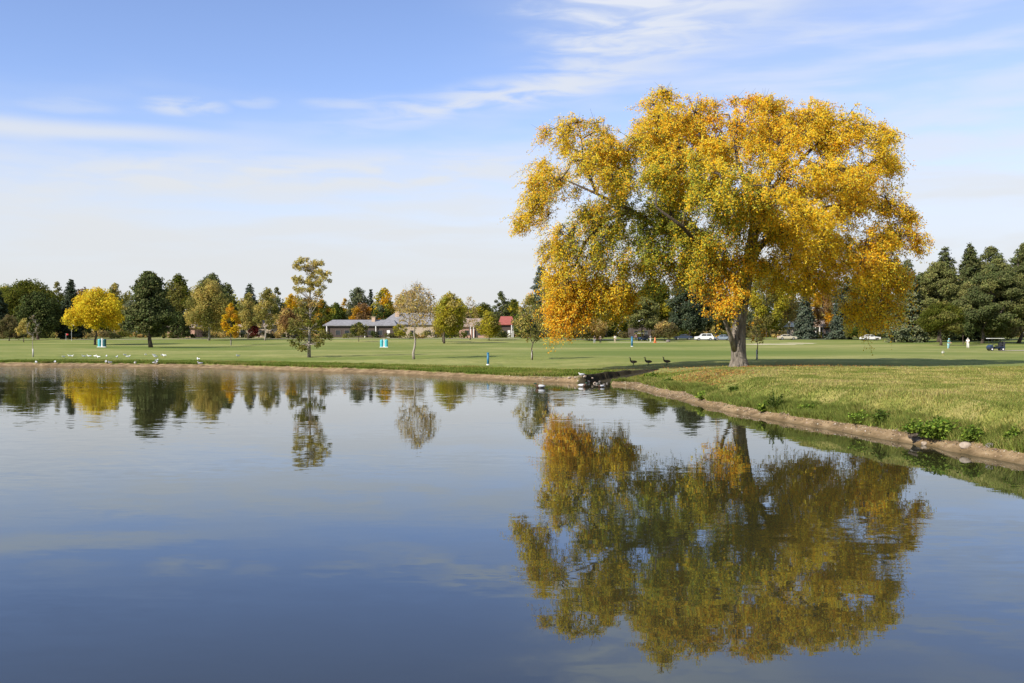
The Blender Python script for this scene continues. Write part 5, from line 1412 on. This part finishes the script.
weed('narrow dark green weed on the lip left of the leafy clumps', 881, 426, 16, 22, 'weedd', 0.055, 700, 12)
weed('wide low green weed on the lip behind the narrow dark weed', 862, 423, 26, 13, 'weed', 0.05, 850, 18)
weed('small dark weed half way up the grassy slope', 733, 392, 10, 9, 'weedd', 0.06, 300, 8)
weed('low green weed on the lip right of the tall spiky weed', 808, 411, 20, 9, 'weed', 0.055, 520, 12)
weed('upright green weed at the right edge of the bank', 1016, 443, 16, 20, 'weed', 0.05, 650, 12)
weed('yellow green weed on the slope just beyond the ditch', 651, 379, 14, 8, 'weed', 0.09, 340, 10)
weed('dark green weed on the slope left of the orange leaf litter', 668, 384, 12, 8, 'weedd', 0.08, 300, 9)
weed('green weed on the lip below the orange leaf litter', 703, 399, 14, 8, 'weed', 0.07, 380, 10)

# ------------------------------------------------------------------ rough grass and leaf litter
def blades(name, label, px, py, hgt, wid, pal_fn, seed):
    rng = np.random.default_rng(seed)
    n = len(px); z = terrain(px, py)
    a = rng.uniform(0, 2 * PI, n); lean = rng.normal(size=(n, 2)) * 0.45
    h = hgt * rng.uniform(0.5, 1.4, n); w = wid * rng.uniform(0.7, 1.3, n)
    ux, uy = np.cos(a) * w, np.sin(a) * w
    base = np.stack([px, py, z - 0.02], 1)
    side = np.stack([ux, uy, np.zeros(n)], 1)
    tip = base + np.stack([lean[:, 0] * h, lean[:, 1] * h, h + 0.02], 1)
    v_ = np.stack([base - side, base + side, tip], 1).reshape(-1, 3)
    col = jitter(rng, pal_fn(rng, px, py, n), 0.25)
    me = np_mesh(name, v_, np.arange(n * 3).reshape(-1, 3), GRASSB, np.repeat(col, 3, 0))
    tag(link(name, me), label, None, None, 'stuff')
rng = np.random.default_rng(21)
# the right bank: sampled by area
n = 1100000
bx = rng.uniform(4.5, 38, n); by = rng.uniform(22, 70, n)
m = np.abs(bx / by) < 0.60
bx, by = bx[m], by[m]
keep = rng.uniform(0, 1, len(bx)) < np.clip(1.35 - by / 62, 0.22, 1)
bx, by = bx[keep], by[keep]
_, s_, ws_, sd_, bm_, ct_ = terrain(bx, by, True)
edge_y_ = 66.0 + 1.2 * vnoise(bx / 6, by / 6, 31) + 0.04 * bx
m = (s_ > ws_ + 0.05) & (ct_ < 0.15) & (by < edge_y_)
bx, by, s_, ws_ = bx[m], by[m], s_[m], ws_[m]
def pal_rough(rng, x, y, n):
    f = 0.5 + 0.5 * vnoise(x / 1.6, y / 2.2, 51) * 0.7 + 0.25 * vnoise(x / 0.5, y / 0.6, 52)
    f = f + rng.normal(size=n) * 0.18
    lipd = np.clip(1 - (s_ - ws_) / 2.8, 0, 1)
    f = f - 0.42 * lipd
    g, o_, st, pk = np.array((0.165, 0.195, 0.042)), np.array((0.260, 0.250, 0.068)), np.array((0.39, 0.345, 0.115)), np.array((0.36, 0.27, 0.13))
    out = np.where((f < 0.35)[:, None], g, np.where((f < 0.60)[:, None], o_, np.where((f < 0.9)[:, None], st, pk)))
    return out
lipf = 1 + 1.3 * np.clip(1 - (s_ - ws_) / 1.2, 0, 1)
hh = 0.10 * (0.75 + 0.35 * vnoise(bx / 1.3, by / 1.3, 61)) * lipf
blades('rough_grass', 'rough yellow green grass on the right bank', bx, by, hh, np.interp(by, [22, 70], [0.012, 0.03]), pal_rough, 3)
# taller tufts overhanging the eroded lip
n = 900000
cum = np.concatenate([[0], np.cumsum(np.linalg.norm(np.diff(SHORE[8:17], axis=0), axis=1))])
q = rng.uniform(0, cum[-1], n); lx = np.interp(q, cum, SHORE[8:17, 0]) + rng.uniform(-0.3, 2.4, n); ly = np.interp(q, cum, SHORE[8:17, 1]) + rng.uniform(-1.0, 1.0, n)
_, s_, ws_, sd_, bm_, ct_ = terrain(lx, ly, True)
m = (s_ > ws_ - 0.02) & (s_ < ws_ + 0.9) & (ct_ < 0.15) & (ly > 21)
m &= rng.uniform(0, 1, n) < np.clip(0.30 + 0.75 * vnoise(lx / 0.7, ly / 0.9, 91), 0.03, 1)
lx, ly, s_, ws_ = lx[m], ly[m], s_[m], ws_[m]
blades('bank_grass', 'ragged taller grass overhanging the eroded edge of the right bank', lx, ly, 0.17 + 0.16 * np.clip(vnoise(lx / 0.8, ly / 0.8, 92), 0, 1), np.interp(ly, [22, 70], [0.013, 0.03]), pal_rough, 8)
# fringe along the far shore
n = 420000
t = rng.uniform(0, 1, n); seg = SHORE[:10]
cum = np.concatenate([[0], np.cumsum(np.linalg.norm(np.diff(seg, axis=0), axis=1))])
q = t * cum[-1]; fx_, fy_ = np.interp(q, cum, seg[:, 0]), np.interp(q, cum, seg[:, 1])
off = rng.uniform(0, 1, n) ** 1.4 * 9
ang_ = rng.uniform(0, PI, n)
fx_ = fx_ + np.cos(ang_) * off; fy_ = fy_ + np.abs(np.sin(ang_)) * off
_, s_, ws_, sd_, bm_, ct_ = terrain(fx_, fy_, True)
m = (s_ > ws_ + 0.1) & (ct_ < 0.15) & (s_ < 9)
fx_, fy_, s_, ws_ = fx_[m], fy_[m], s_[m], ws_[m]
def pal_fringe(rng, x, y, n):
    f = 0.5 + 0.5 * vnoise(x / 2.5, y / 2.5, 71) + rng.normal(size=n) * 0.2
    return np.where((f < 0.55)[:, None], np.array((0.13, 0.175, 0.03)), np.where((f < 0.95)[:, None], np.array((0.185, 0.205, 0.045)), np.array((0.32, 0.26, 0.09))))
blades('shore_grass', 'short green grass fringing the far shore', fx_, fy_, 0.10 * (1 + 0.8 * np.clip(1 - (s_ - ws_) / 1.0, 0, 1)), 0.035 + 0 * fx_, pal_fringe, 5)
# fallen leaves under the golden tree
n = 8000
lx = rng.normal(size=n) * 5.5 + TB.x - 1.0; ly = rng.normal(size=n) * 5.0 + TB.y - 4
c_ = at(705, 377)
n2 = 1700
lx = np.concatenate([lx, rng.normal(size=n2) * 1.15 + c_.x]); ly = np.concatenate([ly, rng.normal(size=n2) * 2.4 + c_.y])
_, s_, ws_, sd_, bm_, ct_ = terrain(lx, ly, True)
m = (s_ > ws_ + 0.3) & (ct_ < 0.1)
m &= (rng.uniform(0, 1, len(lx)) < np.where(np.arange(len(lx)) < n, 0.22 + 0.5 * vnoise(lx / 2.0, ly / 2.0, 81), 1.0))
lx, ly = lx[m], ly[m]; n = len(lx)
pos = np.stack([lx, ly, terrain(lx, ly) + rng.uniform(0.03, 0.12, n)], 1)
v_, f_ = leaf_quads(rng, pos, unit(rng, n) * 0.6 + np.array([0, 0, 1.0]), 0.055)
col = jitter(rng, pick(rng, [((0.46, 0.24, 0.08), 4), ((0.40, 0.19, 0.09), 3), ((0.50, 0.34, 0.08), 3)], n), 0.2)
tag(link('fallen_leaves', np_mesh('fallen_leaves', v_, f_, LEAF, np.repeat(col, 4, 0))), 'orange fallen leaves strewn below the golden tree', None, None, 'stuff')

# pebbles and scraps on the sandy rim
n = 200000
q = rng.uniform(0, 1, n); seg = SHORE[6:17]
cum = np.concatenate([[0], np.cumsum(np.linalg.norm(np.diff(seg, axis=0), axis=1))])
q = q * cum[-1]; px_, py_ = np.interp(q, cum, seg[:, 0]) + rng.uniform(-0.6, 1.6, n), np.interp(q, cum, seg[:, 1]) + rng.uniform(-0.6, 1.6, n)
_, s_, ws_, sd_, bm_, ct_ = terrain(px_, py_, True)
m = (s_ > 0.05) & (s_ < ws_ + 0.25) & (rng.uniform(0, 1, n) < 0.03 + 0.12 * np.clip(s_ / ws_, 0, 1.3) ** 2)
px_, py_ = px_[m], py_[m]; n = len(px_)
c_ = np.stack([px_, py_, terrain(px_, py_)], 1); r_ = (0.018 * np.exp(rng.normal(0, 0.5, n)))[:, None]
off = np.array([(1, 0, 0), (0, 1, 0), (-1, 0, 0), (0, -1, 0), (0, 0, 0.7), (0, 0, -0.5)])
rot = rng.uniform(0, 6.28, n); cr_, sr_ = np.cos(rot)[:, None], np.sin(rot)[:, None]
ox = off[None, :, 0] * cr_ - off[None, :, 1] * sr_; oy = off[None, :, 0] * sr_ + off[None, :, 1] * cr_
v_ = c_[:, None, :] + np.stack([ox * r_, oy * r_ * 0.8, np.repeat(off[None, :, 2], n, 0) * r_], 2)
tri = np.array([(0, 1, 4), (1, 2, 4), (2, 3, 4), (3, 0, 4), (1, 0, 5), (2, 1, 5), (3, 2, 5), (0, 3, 5)])
f_ = (np.arange(n)[:, None, None] * 6 + tri[None]).reshape(-1, 3)
col = jitter(rng, pick(rng, [((0.30, 0.23, 0.16), 4), ((0.13, 0.10, 0.07), 4), ((0.48, 0.42, 0.34), 2), ((0.10, 0.09, 0.05), 2)], n), 0.25)
tag(link('gravel', np_mesh('gravel', v_.reshape(-1, 3), f_, NEEDLE, np.repeat(col, 6, 0))), 'pebbles and scraps scattered on the sandy rim', None, None, 'stuff')
